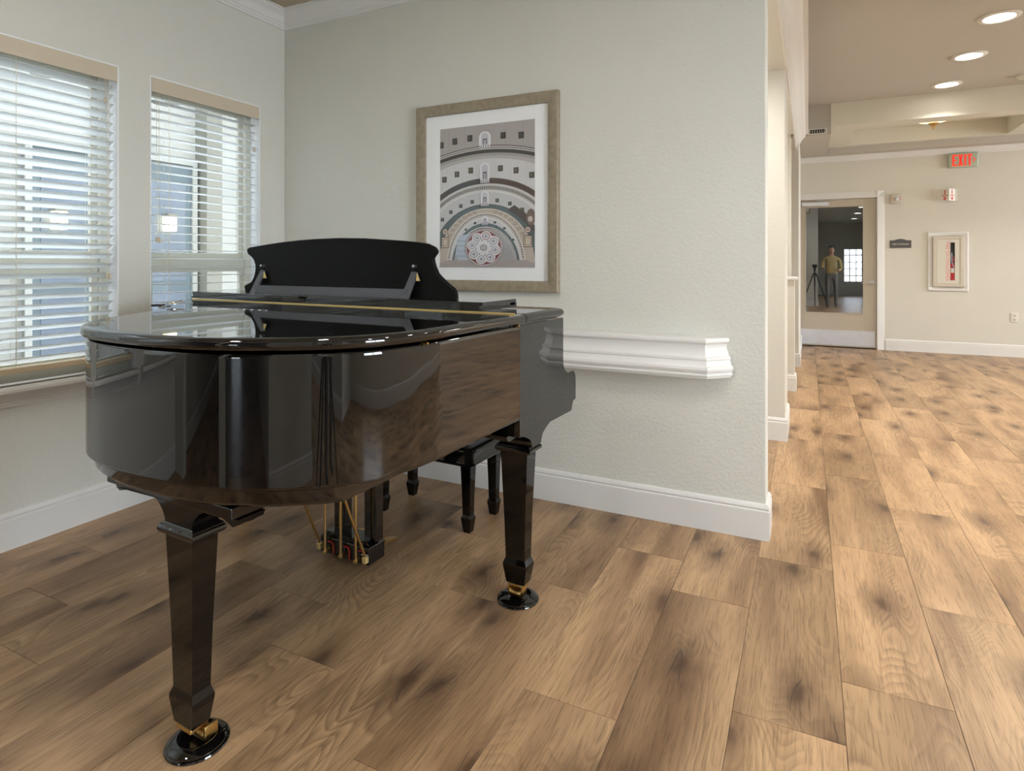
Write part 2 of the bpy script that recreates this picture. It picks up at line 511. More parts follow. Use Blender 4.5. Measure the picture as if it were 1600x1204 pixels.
# left wall with openings
bm = B()
ys = sorted(WINS)
cur = YR - .1
for a, b in ys:
    box(bm, XL - WT, XL, cur, a, 0, 2.9); cur = b
    box(bm, XL - WT, XL, a, b, 0, WZ0 - .02); box(bm, XL - WT, XL, a, b, WZ1, 2.9)
box(bm, XL - WT, XL, cur, YP + .15, 0, 2.9)
struct('wall_left', bm, PAINT)
# picture wall
bm = B(); box(bm, XL, XP, YP, YP + .155, 0, 3.2, 0.004, 2)
struct('wall_front', bm, PAINT)
# hall side: piers, low wall and header beyond the picture wall
XH = -0.14
bm = B()
box(bm, -1.05, XH, 4.46, 4.95, 0, 3.2, .004)
box(bm, -1.05, -0.115, 6.23, 6.36, 0, 1.035, .003)
box(bm, -1.05, -0.16, 6.75, 6.95, 0, 3.2)
box(bm, -1.05, -0.098, 7.7, YF, 0, 3.2, .003)
box(bm, -1.05, XH, YP + .155, 4.46, 2.5, 3.2)
box(bm, -1.05, XH, 4.95, 6.75, 2.5, 3.2)
box(bm, -1.05, XH, 6.95, 7.7, 2.5, 3.2)
box(bm, -1.2, -1.05, YP + .155, YF, 0, 3.2)
struct('wall_hall', bm, PAINT_HALL)
bm = B(); box(bm, -1.04, -0.09, 6.20, 6.385, 1.036, 1.066, .006)
struct('trim_5', bm, TRIM)
# rear wall with a window to each side, right wall, far wall with door opening
DX0, DX1, DZ = -0.112, 0.855, 2.105
bm = B()
RW = [(-2.75, -1.75, 0.3, 2.2), (1.0, 1.74, 0.55, 2.0)]
PYT = -.85
a, b, z0, z1 = RW[0]
bm = B(); box(bm, XL - .1, a, YR - .15, YR, 0, 3.2); box(bm, b, RW[1][0], YR - .15, YR, 0, 3.2); box(bm, RW[1][1], 2.2, YR - .15, YR, 0, 3.2); box(bm, RW[1][0], RW[1][1], YR - .15, YR, 0, RW[1][2]); box(bm, RW[1][0], RW[1][1], YR - .15, YR, RW[1][3], 3.2); box(bm, a, b, YR - .15, YR, 0, z0); box(bm, a, b, YR - .15, YR, z1, 3.2)
struct('wall_rear', bm, PAINT)
a, b, z0, z1 = RW[1]
bm = B(); box(bm, -.8, .08, PYT - .12, PYT, 0, 3.2, .003); box(bm, 1.80, 2.9, PYT - .12, PYT, 0, 3.2, .003); box(bm, 1.80, 1.92, YR, PYT - .12, 0, 3.2)
box(bm, -.8, -.68, YR, PYT - .12, 0, 3.2); box(bm, XL, -.8, PYT - .12, PYT, 2.35, 3.2)
box(bm, -1.72, -1.58, PYT - .13, PYT + .01, 0, 2.35); box(bm, XL, XL + .3, PYT - .12, PYT, 0, 2.35)
struct('wall_partition', bm, PAINT)
bm = B(); box(bm, 2.75, 2.9, PYT, .0, 0, 3.2, .003); box(bm, 2.75, 2.9, 1.5, 5.6, 0, 3.2, .003); box(bm, 2.75, 2.9, 0, 1.5, 0, .45); box(bm, 2.75, 2.9, 0, 1.5, 2.1, 3.2); struct('wall_right', bm, PAINT_HALL)
bm = B(); box(bm, XR, XR + .15, 5.0, YF + .15, 0, .5); box(bm, XR, XR + .15, 5.0, YF + .15, 2.5, 3.2); box(bm, XR, XR + .15, 5.0, 6.0, .5, 2.5); box(bm, XR, XR + .15, 9.3, YF + .15, .5, 2.5)
box(bm, 2.9, XR, 5.0, 5.15, 0, 3.2)
struct('wall_side', bm, PAINT_HALL)
bm = B(); box(bm, -4, 9, -30, YR - .16, -.2, -.1); struct('lawn', bm, LEAF)
bm = B(); box(bm, DX1, XR, YF, YF + .14, 0, 3.2); box(bm, -1.2, DX0, YF, YF + .14, 0, 3.2); box(bm, DX0, DX1, YF, YF + .14, DZ, 3.2)
struct('wall_far', bm, PAINT_HALL)
# ceilings
ZC, ZH, ZL, ZB = 2.78, 3.05, 2.70, 2.785
YS = 7.97
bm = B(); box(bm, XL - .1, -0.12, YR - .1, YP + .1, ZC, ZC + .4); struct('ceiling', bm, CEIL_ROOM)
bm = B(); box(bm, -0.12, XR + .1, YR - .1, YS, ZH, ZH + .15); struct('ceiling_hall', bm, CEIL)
# lower soffit at the far end and its raised tray
bm = B()
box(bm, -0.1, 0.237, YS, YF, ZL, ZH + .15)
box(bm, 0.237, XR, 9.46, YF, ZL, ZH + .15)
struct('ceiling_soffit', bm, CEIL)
TX0, TX1, TY0, TY1 = 0.50, 2.20, 8.22, 9.37
bm = B()
box(bm, 0.237, XR, YS - .012, TY0, ZB, ZH + .15); box(bm, 0.237, TX0, TY0, TY1, ZB, ZH + .15)
box(bm, TX1, XR, TY0, TY1, ZB, ZH + .15); box(bm, 0.237, XR, TY1, 9.46, ZB, ZH + .15); box(bm, TX0, TX1, TY0, TY1, 2.98, ZH + .15)
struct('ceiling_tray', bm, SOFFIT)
# storage room beyond the glazed door
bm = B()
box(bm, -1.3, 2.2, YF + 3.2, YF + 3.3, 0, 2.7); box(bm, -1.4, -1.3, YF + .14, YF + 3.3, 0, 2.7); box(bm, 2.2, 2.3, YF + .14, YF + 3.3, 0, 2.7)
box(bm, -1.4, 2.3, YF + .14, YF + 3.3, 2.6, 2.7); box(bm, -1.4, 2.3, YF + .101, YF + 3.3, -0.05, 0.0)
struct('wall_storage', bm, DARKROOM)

# baseboards
BASE = [(0, 0), (.016, 0), (.016, .124), (.0125, .128), (.0125, .134), (.0145, .137), (.012, .146), (.006, .154), (0, .154)]


def skirting(name, path, segs):
    rings = sweep_rings(BASE, path)
    for (i, j), nm in segs:
        bm = B(); loft(bm, rings[i:j + 1]); struct(nm, bm, TRIM, smooth=40)


skirting('b', [(XL, YR), (XL, YP), (XP, YP), (XP, YP + .155), (-1.05, YP + .155)], [((0, 1), 'baseboard_left'), ((1, 4), 'baseboard_front')])
skirting('b', [(-1.05, 4.46), (XH, 4.46), (XH, 4.95), (-1.05, 4.95)], [((0, 3), 'baseboard_pier')])
skirting('b', [(-1.05, 6.23), (-.115, 6.23), (-.115, 6.36), (-1.05, 6.36)], [((0, 3), 'baseboard_lowwall')])
skirting('b', [(-1.05, 7.7), (-.098, 7.7), (-.098, YF)], [((0, 2), 'baseboard_hall')])
skirting('b', [(2.75, 5.6), (2.75, PYT), (1.80, PYT), (1.80, YR)], [((0, 3), 'baseboard_partition')])
skirting('b', [(-.68, YR), (-.68, PYT - .12), (.08, PYT - .12), (.08, PYT), (-.8, PYT)], [((0, 4), 'baseboard_partition')])
skirting('b', [(DX1 + .095, YF), (XR, YF)], [((0, 1), 'baseboard_far')])

# crown mouldings
CR = [(0, ZC - .10), (.012, ZC - .10), (.014, ZC - .088), (.020, ZC - .084), (.022, ZC - .074), (.030, ZC - .068), (.036, ZC - .052), (.048, ZC - .034), (.066, ZC - .020), (.074, ZC - .016), (.078, ZC - .008), (.092, ZC - .006), (.092, ZC), (0, ZC)]
rings = sweep_rings(CR, [(XL, YR), (XL, YP), (XP, YP), (XP, YP + .155)])
bm = B(); loft(bm, rings[0:2]); struct('trim_1', bm, TRIM, smooth=14)
bm = B(); loft(bm, rings[1:4]); struct('trim_2', bm, TRIM, smooth=14)
CH = [(0, 2.50), (.014, 2.50), (.016, 2.535), (.028, 2.545), (.03, 2.57), (.045, 2.585), (.055, 2.62), (.075, 2.655), (.10, 2.68), (.108, 2.69), (.112, 2.715), (.138, 2.72), (.140, 2.76), (0, 2.76)]
bm = B(); loft(bm, sweep_rings(CH, [(XH, YP + .155), (XH, YS)])); struct('trim_3', bm, CROWN)
CF = [(0, ZL - .075), (.010, ZL - .075), (.012, ZL - .062), (.022, ZL - .056), (.03, ZL - .04), (.048, ZL - .022), (.054, ZL - .018), (.056, ZL - .008), (.066, ZL - .006), (.066, ZL), (0, ZL)]
bm = B(); loft(bm, sweep_rings(CF, [(-.098, YF), (XR, YF)])); struct('trim_4', bm, TRIM, smooth=25)

# moulded ledge with mitred ends on the picture wall
PR = [(-.02, .868), (0, .868), (.006, .866), (.009, .858), (.008, .849), (.003, .843), (-.003, .840), (-.0045, .826), (-.002, .809), (.003, .794), (.008, .785), (.017, .782), (.018, .774), (.013, .770), (.017, .760), (.021, .751), (.024, .748), (.032, .744), (.035, .734), (.032, .724), (.026, .719), (.026, .713), (.030, .710), (.029, .704), (.020, .700), (.020, .694), (.010, .690), (-.02, .690)]
path = [(-1.735, YP), (-1.65, 2.75), (-.405, 2.75), (-.32, YP)]
rings = sweep_rings(PR, path)
bm = B()
vr = loft(bm, rings, closed=False)
wall_a = [bm.verts.new((-1.70, YP, z)) for z in (.868, .690)]
wall_b = [bm.verts.new((-.355, YP, z)) for z in (.868, .690)]
bm.faces.new([r[0] for r in vr] + [wall_b[0], wall_a[0]])
bm.faces.new(list(reversed([r[-1] for r in vr])) + [wall_a[1], wall_b[1]])
o = ob('wall_ledge', bm, TRIM, smooth=28)
o['label'] = 'thick white moulded ledge with mitred ends on the picture wall'; o['category'] = 'shelf'

# ------------------------------------------------------------------ windows of the left wall
def window(idx, y0, y1):
    bm = B()
    xo, xi = XL - .145, XL - .075                       # vinyl frame
    w = .045
    box(bm, xo, xi, y0, y0 + w, WZ0, WZ1, .004); box(bm, xo, xi, y1 - w, y1, WZ0, WZ1, .004)
    box(bm, xo, xi, y0 + w, y1 - w, WZ0, WZ0 + .05, .004); box(bm, xo, xi, y0 + w, y1 - w, WZ1 - .05, WZ1, .004)
    fr = struct('window_%d' % idx, bm, VINYL)
    bm = B()
    zm = 1.205
    box(bm, xo + .02, xi - .012, y0 + w, y1 - w, zm - .028, zm + .022, .003)
    ob('meeting_rail', bm, VINYL, fr)
    for z0, z1, x in ((WZ0 + .05, zm - .03, xi - .03), (zm + .022, WZ1 - .05, xo + .03)):
        bm = B(); s = .028
        box(bm, x - .012, x + .012, y0 + w, y0 + w + s, z0, z1, .002); box(bm, x - .012, x + .012, y1 - w - s, y1 - w, z0, z1, .002)
        box(bm, x - .012, x + .012, y0 + w + s, y1 - w - s, z0, z0 + s, .002); box(bm, x - .012, x + .012, y0 + w + s, y1 - w - s, z1 - s, z1, .002)
        sash = ob('sash', bm, VINYL, fr)
        bm = B(); box(bm, x - .003, x + .003, y0 + w + s, y1 - w - s, z0 + s, z1 - s)
        ob('pane', bm, GLASS, sash)
    bm = B(); e = .001                                   # jamb lining
    box(bm, xi, XL - e, y0, y0 + .006, WZ0, WZ1 - .006); box(bm, xi, XL - e, y1 - .006, y1, WZ0, WZ1 - .006); box(bm, xi, XL - e, y0, y1, WZ1 - .006, WZ1)
    ob('jamb_lining', bm, JAMB, fr)
    # stool and moulded apron
    bm = B()
    box(bm, XL - .08, XL + .028, y0 + .001, y1 - .001, WZ0 - .02, WZ0 + .004, .004)
    ap = [(0, .596), (.010, .596), (.012, .606), (.017, .609), (.018, .617), (.026, .624), (.032, .64), (.045, .652), (.058, .656), (.064, .662), (.064, .674), (.058, .684), (0, .684)]
    q = .05
    loft(bm, sweep_rings(ap, [(XL, y0 - q), (XL, y1 + q)]))
    ob('sill', bm, TRIM, fr, smooth=30)
    return fr


for i, (a, b) in enumerate(WINS): window(i + 1, a, b)


def blind(y0, y1, tilt, label, tassels, slat_off=0.0, name='window_blind', zbot=.740):
    xc = XL - .034
    t = thing(name, label, 'blind', (xc, (y0 + y1) / 2, zbot))
    L = y1 - y0
    h = L / 2 - .011

    def part(nm, bm, m, **k): return ob(nm, bm, m, t, **k)
    bm = B(); box(bm, .026, .036, -h - .004, h + .004, 2.074 - zbot, 2.148 - zbot, .0015); part('valance', bm, VALANCE)
    bm = B(); box(bm, -.022, .022, -h, h, 2.104 - zbot, 2.148 - zbot, .002); part('headrail', bm, SLAT)
    # slats
    bm = B()
    sec = []
    for k in range(7):
        u = -1 + 2 * k / 6
        sec.append((.025 * u, .0022 * (1 - u * u)))
    ring = [(a, b + .0013) for a, b in sec] + [(a, b - .0013) for a, b in reversed(sec)]
    loft(bm, [[(a, -h + .004, b) for a, b in ring], [(a, h - .004, b) for a, b in ring]])
    sharpen(bm, 30)
    me = bpy.data.meshes.new('slat'); bm.to_mesh(me); bm.free(); me.materials.append(SLAT)
    pitch = .0452
    z = 2.045 - slat_off; k = 0
    while z > zbot + .035:
        s = bpy.data.objects.new('slat', me); COL.objects.link(s); s.parent = t
        s.location = (0, 0, z - zbot); s.rotation_euler = (0, -tilt, 0)
        z -= pitch; k += 1
    bm = B(); box(bm, -.025, .025, -h + .004, h - .004, -.012, .012, .003); part('bottom_rail', bm, BRAIL)
    ylad = [-h + .11, 0.0, h - .11] if L > .75 else [-h + .10, h - .10]
    for y in ylad:
        bm = B()
        for x in (-.024 * cos(tilt), .024 * cos(tilt)):
            tube(bm, [(x, y, 0.0), (x, y, 2.1 - zbot)], .0009, 4)
        tube(bm, [(0, y + .012, .0), (0, y + .012, 2.1 - zbot)], .0008, 4)
        part('ladder_cord', bm, CORD)
    for y, ztop, zt in tassels:
        bm = B(); tube(bm, [(.033, y, ztop - zbot), (.034, y + .002, zt - zbot)], .0011, 5)
        c = part('pull_cord', bm, CORD)
        bm = B(); lathe(bm, [(.002, .0), (.006, -.004), (.008, -.022), (.006, -.028), (.001, -.029)], .034, y + .002, zt - zbot, 10)
        ob('tassel', bm, VALANCE, c, smooth=40)
    return t


blind(WINS[0][0], WINS[0][1], radians(27), 'white slatted blind tilted half shut, in the window at the edge of the picture', [(1.743 - 1.38, 2.07, 1.155), (1.755 - 1.38, 2.07, 1.148), (1.735 - 1.38, 2.08, 1.99)])
blind(WINS[1][0], WINS[1][1], radians(2), 'white slatted blind opened flat, in the window behind the music desk', [(1.989 - 2.30, 2.07, 1.335), (2.003 - 2.30, 2.07, 1.330), (2.597 - 2.30, 2.07, 1.90)], .012)
blind(WINS[2][0], WINS[2][1], radians(3), 'white slatted blind in the first window outside the picture edge', [], .02)
blind(WINS[3][0], WINS[3][1], radians(3), 'white slatted blind in the window nearest the photographer', [], .02)

# rear windows
def rear_window(idx, x0, x1, z0, z1, nx, nz, m, yw):
    bm = B(); w = .05
    ya, yb = yw - .10, yw - .04
    box(bm, x0, x0 + w, ya, yb, z0, z1); box(bm, x1 - w, x1, ya, yb, z0, z1); box(bm, x0, x1, ya, yb, z0, z0 + w); box(bm, x0, x1, ya, yb, z1 - w, z1)
    for i in range(1, nx): box(bm, x0 + (x1 - x0) * i / nx - .018, x0 + (x1 - x0) * i / nx + .018, ya + .01, yb, z0, z1)
    for i in range(1, nz): box(bm, x0, x1, ya + .01, yb, z0 + (z1 - z0) * i / nz - .018, z0 + (z1 - z0) * i / nz + .018)
    fr = struct('window_%d' % idx, bm, m)
    bm = B(); box(bm, x0 + w, x1 - w, yw - .075, yw - .07, z0 + w, z1 - w); ob('pane', bm, GLASS, fr)


rear_window(5, *RW[0], 2, 3, TRIM, YR)
rear_window(6, *RW[1], 3, 5, TRIM, YR)
bm = B()
for y in (.0, .73, 1.45): box(bm, 2.80, 2.86, y, y + .05, .45, 2.1)
for z in (.45, 1.25, 2.05): box(bm, 2.805, 2.855, .05, 1.45, z, z + .05)
w8 = struct('window_8', bm, TRIM)  # unseen right-wall window, added for the daylight lamp outside it
bm = B(); box(bm, 2.828, 2.833, .05, 1.45, .5, 2.05); ob('pane', bm, GLASS, w8)

# ------------------------------------------------------------------ courtyard outside the left windows
bm = B(); box(bm, -16, XL - WT - .01, -9, 14, -.16, -.08); struct('courtyard_paving', bm, PAVE)
XO = -5.7
bm = B()
box(bm, XO - .2, XO, -6, 9, -.08, 3.3)
struct('wall_opposite', bm, EXT_WHITE)
for i, (ya, yb, xx) in enumerate([(2.02, 2.10, 0), (2.30, 2.40, 0), (3.34, 3.46, 0), (4.18, 4.36, .06), (4.95, 5.15, .06), (1.2, 1.36, .06), (.2, .36, .06)]):
    bm = B(); box(bm, XO + .001, XO + .12 + xx, ya, yb, -.08, 3.0)
    o = ob('pilaster', bm, EXT_GREY, label=['slim grey pilaster left of the blue door seen through the half shut blind', 'second slim grey pilaster beside the blue door of the half shut blind', 'grey pilaster between the two blue doors of the courtyard', 'broad grey pilaster right of the blue door in the flat open blind', 'broad grey pilaster at the far end of the courtyard wall', 'grey courtyard pilaster outside the picture edge, nearer the doors', 'grey courtyard pilaster outside the picture edge, furthest from the doors'][i], cat='pilaster', group='pilasters of the courtyard wall')
for ya, yb, z1 in [(2.68, 3.16, 2.15), (3.60, 4.10, 2.18), (.5, 1.0, 2.1)]:
    t = thing('courtyard_door', {2.68: 'blue door across the courtyard seen through the half shut blind', 3.60: 'blue door across the courtyard seen through the flat open blind', .5: 'blue courtyard door beside the photographer, out of direct view'}[ya], 'door', (XO + .003, (ya + yb) / 2, -.08))
    h = (yb - ya) / 2
    bm = B(); box(bm, 0, .05, -h, h, 0, z1 + .08, .004); ob('door_leaf', bm, EXT_BLUE, t)
    bm = B(); box(bm, .051, .075, -h - .05, -h, 0, z1 + .13); box(bm, .051, .075, h, h + .05, 0, z1 + .13); box(bm, .051, .075, -h, h, z1 + .08, z1 + .13); ob('door_casing', bm, EXT_WHITE, t)
    for za, zb in ((.2, 1.0), (1.1, z1 - .1)):
        bm = B(); box(bm, .0505, .056, -h + .07, h - .07, za, zb); ob('pane', bm, EXT_BLUE2, t)
for y, z, lb in [(3.83, 1.58, 'lit wall lantern seen through the flat open blind'), (2.86, 1.55, 'lit wall lantern seen through the half shut blind')]:
    t = thing('wall_lantern', lb, 'lantern', (XO + .09, y, z))
    bm = B(); box(bm, -.03, .06, -.045, .045, -.075, .075, .006); ob('lantern_glass', bm, LANTERN, t)
    bm = B(); box(bm, -.034, .064, -.05, .05, .077, .095, .004); ob('lantern_cap', bm, EXT_GREY, t)
# porch roof reduced to open pergola beams, so the sky lights the courtyard
for i, y in enumerate([-.4, .6, 1.6, 2.6, 3.6, 4.6, 5.6]):
    bm = B(); box(bm, XO + .2, XL - WT - .02, y, y + .14, 2.68, 2.86, .008)
    o = ob('pergola_beam', bm, EXT_WHITE, label='white pergola beam over the courtyard outside the windows', cat='beam', group='pergola beams over the courtyard')
for x in (-4.2, -5.3):
    bm = B(); box(bm, x - .06, x + .06, -1.5, 7.0, 2.862, 2.99, .008)
    o = ob('pergola_rail', bm, EXT_WHITE, label='long white pergola rail over the courtyard ' + ('near the windows' if x > -5 else 'near the opposite wall'), cat='beam', group='pergola rails over the courtyard')

# ------------------------------------------------------------------ piano
PX, PY = -0.86, 1.50                       # base point of the piano in its own plan
TH = radians(3.0)
NV = Vector((cos(TH), -sin(TH))); UV = Vector((sin(TH), cos(TH))); KK = -0.918
pw = (PX + KK) * NV + PY * UV
piano = thing('grand_piano', 'glossy black baby grand piano with closed lid and raised music desk', 'piano', (pw.x, pw.y, 0), -TH)


def L(x, y): return (x - PX, y - PY)


def lo(bm):
    """piano plan coordinates -> coordinates about its base point"""
    for v in bm.verts: v.co.x -= PX; v.co.y -= PY
    return bm


def crom(pts, n=8, closed=False):
    out = []
    m = len(pts)
    for i in range(m - 1):
        p0 = Vector(pts[max(i - 1, 0)]); p1 = Vector(pts[i]); p2 = Vector(pts[i + 1]); p3 = Vector(pts[min(i + 2, m - 1)])
        for k in range(n):
            t = k / n
            out.append(0.5 * ((2 * p1) + (-p0 + p2) * t + (2 * p0 - 5 * p1 + 4 * p2 - p3) * t * t + (-p0 + 3 * p1 - 3 * p2 + p3) * t ** 3))
    out.append(Vector(pts[-1]))
    return out


WPI = -1.72
tail = crom([(0, 1.30), (-.001, 1.235), (-.010, 1.155), (-.036, 1.065), (-.085, .990), (-.150, .932), (-.220, .887), (-.305, .848), (-.410, .823), (-.550, .812), (-.690, .815), (-.795, .833), (-.870, .861), (-.940, .905), (-1.0, .957), (-1.06, 1.03), (-1.12, 1.12), (-1.185, 1.215), (-1.28, 1.31), (-1.40, 1.395), (-1.54, 1.468), (-1.65, 1.55), (-1.705, 1.64), (WPI, 1.68)], 6)
outline = [Vector((0, 1.66))] + tail + [Vector((WPI, 1.69))]


def offs(pts, d):
    out = []
    n = len(pts)
    for i, p in enumerate(pts):
        a = pts[max(i - 1, 0)]; b = pts[min(i + 1, n - 1)]
        t = (b - a).normalized()
        nn = Vector((t.y, -t.x))            # outward: outline runs from spine round the tail to the treble side
        out.append(p - nn * d * -1 if False else p + Vector((-t.y, t.x)) * d)
    return out


# orientation check of the outward normal: at the spine it must point to +x
_t = (outline[2] - outline[0]).normalized()
SGN = 1.0 if (-_t.y) > 0 else -1.0


def off(d): return offs(outline, d * SGN)


def closed_at(pts, y):
    q = [Vector((p.x, p.y)) for p in pts]
    q[0] = Vector((q[0].x, y)); q[-1] = Vector((q[-1].x, y))
    return q


# rim
bm = B()
prof = [(.695, -.004), (.697, -.001), (.700, 0), (.7045, 0), (.9875, 0), (.992, 0), (.997, -.002), (.999, -.006)]
loft(bm, [[(p.x, p.y, z) for p in closed_at(off(d), 1.699)] for z, d in prof])
rim = ob('rim', lo(bm), LACQ, piano, smooth=30)
# inner base under the rim
bm = B()
rings = []
for z, d in [(.6495, -.036), (.653, -.027), (.659, -.0215), (.663, -.020), (.688, -.016), (.690, -.0155), (.6945, -.0155)]:
    pts = closed_at(off(d), 1.70)
    rings.append([(min(p.x, -.10), p.y, z) for p in pts])
loft(bm, rings)
ob('bottom_board', lo(bm), LACQ, piano, smooth=30)

# cheeks (arms) at either side of the keys
ck = [(1.70, .640), (1.70, .678), (1.70, .998), (2.034, .998), (2.037, .995), (2.037, .842), (2.040, .822), (2.050, .806), (2.066, .794), (2.082, .788), (2.105, .789), (2.128, .788), (2.142, .781), (2.150, .768), (2.153, .75), (2.153, .682), (2.150, .677), (2.130, .674), (2.118, .655), (2.113, .640)]
for x0, x1 in ((-.075, 0.0), (WPI, WPI + .075)):
    bm = B(); prism(bm, ck, 'x', x0, x1); ob('cheek', lo(bm), LACQ, piano, smooth=30)
bm = B(); box(bm, WPI + .076, -.076, 1.72, 2.12, .640, .694, .004); ob('keybed', lo(bm), LACQ_IN, piano)
bm = B(); box(bm, WPI + .076, -.076, 1.96, 1.985, .72, .94, .004); ob('fallboard', lo(bm), LACQ, piano)
bm = B(); box(bm, WPI + .09, -.09, 2.0, 2.11, .7, .725, .003); ob('keyboard', lo(bm), PLASTIC, piano)

# lid with rounded edge; the fixed top in front of its joint
NOSE = [(1.0045, -.004), (1.0050, .004), (1.008, .0095), (1.013, .0125), (1.019, .0135), (1.025, .0125), (1.030, .009), (1.033, .003), (1.0345, -.006)]
YJ = 1.722
bm = B()
rings = []
for z, d in NOSE:
    pts = closed_at(off(d), YJ - .002 + min(d, .0) * .6 - (.0045 if z > 1.03 or z < 1.006 else 0))
    pts[0] = Vector((d, pts[0].y)); pts[-1] = Vector((WPI - d, pts[-1].y))
    rings.append([(p.x, p.y, z) for p in pts])
loft(bm, rings)
lid = ob('lid', lo(bm), LACQ, piano, smooth=35)


def rrect(x0, x1, y0, y1, r, n=6):
    out = []
    for cx, cy, a0 in ((x1 - r, y0 + .004, None), (x1 - r, y1 - r, 0), (x0 + r, y1 - r, 90), (x0 + r, y0 + .004, None)):
        if a0 is None: out.append((x1 if cx > (x0 + x1) / 2 else x0, y0)); continue
        for k in range(n + 1):
            a = radians(a0 + 90 * k / n); out.append((cx + r * cos(a), cy + r * sin(a)))
    return out


bm = B()
loft(bm, [[(x, y, z) for x, y in rrect(WPI - d, d, YJ + .002 + (.0045 if z > 1.03 or z < 1.006 else 0), 2.022 + d, .028)] for z, d in NOSE])
ob('front_top', lo(bm), LACQ, piano, smooth=35)
# brass strip where the raised shelf meets the lid, and the lid screws
bm = B(); box(bm, WPI + .045, -.012, 1.686, 1.6905, 1.0346, 1.0385, .0005); ob('hinge_strip', lo(bm), BRASS_LT, piano)
for i, (y, z) in enumerate([(1.205, 1.0025), (1.68, 1.0025)]):
    bm = B(); lathe(bm, [(.004, 0), (.004, .02), (.0025, .022)], -.012, y, 1.0, 8, 'x'); ob('lid_screw', lo(bm), BRASS, piano)

# raised music shelf on the lid
bm = B()
x0, x1, y0, y1 = -1.690, -.137, 1.692, 1.93
gz = 1.051
end = [(y0, 1.0400), (y0, 1.066), (y0 + .004, 1.0685), (y1 - .004, 1.0685), (y1, 1.066), (y1, 1.0400)]
prism(bm, end, 'x', x0 + .01, x1 - .01)
for xa, xb in ((x1 - .01, x1), (x0, x0 + .01)):          # end battens leave a groove between them
    prism(bm, [(y0, 1.0400), (y0, 1.0475), (y1 - .0, 1.0475), (y1, 1.0400)], 'x', xa, xb)
    prism(bm, [(y0 + .004, 1.0565), (y0 + .004, 1.0685), (y1 - .004, 1.0685), (y1 - .004, 1.0565)], 'x', xa, xb)
    prism(bm, [(y1 - .012, 1.0475), (y1 - .012, 1.0565), (y1, 1.0565), (y1, 1.0475)], 'x', xa, xb)
shelf = ob('music_shelf', lo(bm), LACQ, piano, smooth=25)

# music desk: scrolled board leaning back, with two props behind
S = 1.765 / 1.80


def dk(x, z): return (.918 - (.918 - x) * S, 1.2 - (1.2 - z) * S)


half = [(-.92, 1.302), (-1.06, 1.3005), (-1.16, 1.297), (-1.26, 1.2905), (-1.36, 1.2815), (-1.43, 1.2745), (-1.470, 1.2705), (-1.486, 1.266), (-1.490, 1.258), (-1.486, 1.246), (-1.476, 1.236), (-1.455, 1.226), (-1.434, 1.210), (-1.420, 1.190), (-1.415, 1.168), (-1.416, 1.146), (-1.422, 1.128), (-1.434, 1.112), (-1.455, 1.104), (-1.468, 1.100), (-1.474, 1.094), (-1.471, 1.082), (-1.462, 1.068), (-1.461, 1.046)]
other = [(-.313, 1.046), (-.313, 1.080), (-.318, 1.095), (-.327, 1.107), (-.350, 1.120), (-.372, 1.135), (-.390, 1.148), (-.404, 1.160), (-.412, 1.172), (-.421, 1.186), (-.429, 1.204), (-.432, 1.216), (-.427, 1.224), (-.419, 1.234), (-.418, 1.244), (-.428, 1.256), (-.444, 1.263), (-.465, 1.271), (-.52, 1.2785), (-.60, 1.2855), (-.68, 1.291), (-.78, 1.2975)]
poly = [dk(x, z) for x, z in half + other]
YD, TILT = 1.772, radians(9)
ZD = 1.0690


def lean(bm, y):
    for v in bm.verts:
        h = v.co.z - ZD
        v.co.y = v.co.y + y + h * sin(TILT)
    return bm


bm = B()
def shr(poly, d):
    n = len(poly); out = []
    for i in range(n):
        a = Vector(poly[i - 1]); p = Vector(poly[i]); b = Vector(poly[(i + 1) % n])
        t = (b - a).normalized(); out.append(tuple(p + Vector((t.y, -t.x)) * d))
    return out


zc = sum(p[1] for p in poly) / len(poly)
sg = 1 if Vector((shr(poly, .01)[4][1] - poly[4][1], 0)).x < 0 else -1
rings = []
for y, d in ((-.009, .006), (-.0075, .002), (-.004, 0), (.004, 0), (.0075, .002), (.009, .006)):
    rings.append([(x, y, max(z, ZD)) for x, z in shr(poly, d * sg)])
loft(bm, rings)
desk = ob('music_desk', lo(lean(bm, YD)), DESKBLK, piano, smooth=35)
# prop frame: low rail and two arms, seen from behind
xa, xb = dk(-1.36, 0)[0], dk(-.51, 0)[0]
bm = B(); prism(bm, [(1.728, ZD), (1.734, ZD), (1.738, ZD + .034), (1.732, ZD + .034)], 'x', xa + .005, xb)
PROPM = mat('prop_grey_satin', (0.075, 0.078, 0.088), 0.3, var=0.15, vscale=14)
rail = ob('prop_rail', lo(bm), PROPM, piano)
for x, s in ((xa + .003, 1), (xb - .003, 1)):
    bm = B()
    prism(bm, [(x - .022, ZD), (x + .014, ZD), (x + .024, ZD + .095), (x - .003, ZD + .098)], 'y', -.004, .004)
    for v in bm.verts: v.co.y += 1.728 + (v.co.z - ZD) * .42
    arm = ob('prop_arm', lo(bm), PROPM, piano)
    bm = B(); lathe(bm, [(.002, -.012), (.0055, -.010), (.0065, -.006), (.0045, -.002), (.0045, .01)], x + .014, 1.762, ZD + .117, 12, 'y'); ob('knob', lo(bm), STEEL, desk, smooth=40)
    bm = B(); prism(bm, [(x + .028, ZD + .092), (x + .041, ZD + .064), (x + .024, ZD + .064)], 'y', 1.757, 1.7615); ob('bracket_plate', lo(bm), BRASS_LT, desk)


# legs
LEGR = .64
def square(h, z, cx, cy, hy=None):
    hy = h * LEGR if hy is None else hy
    return [(cx - h, cy - (hy or h), z), (cx + h, cy - (hy or h), z), (cx + h, cy + (hy or h), z), (cx - h, cy + (hy or h), z)]


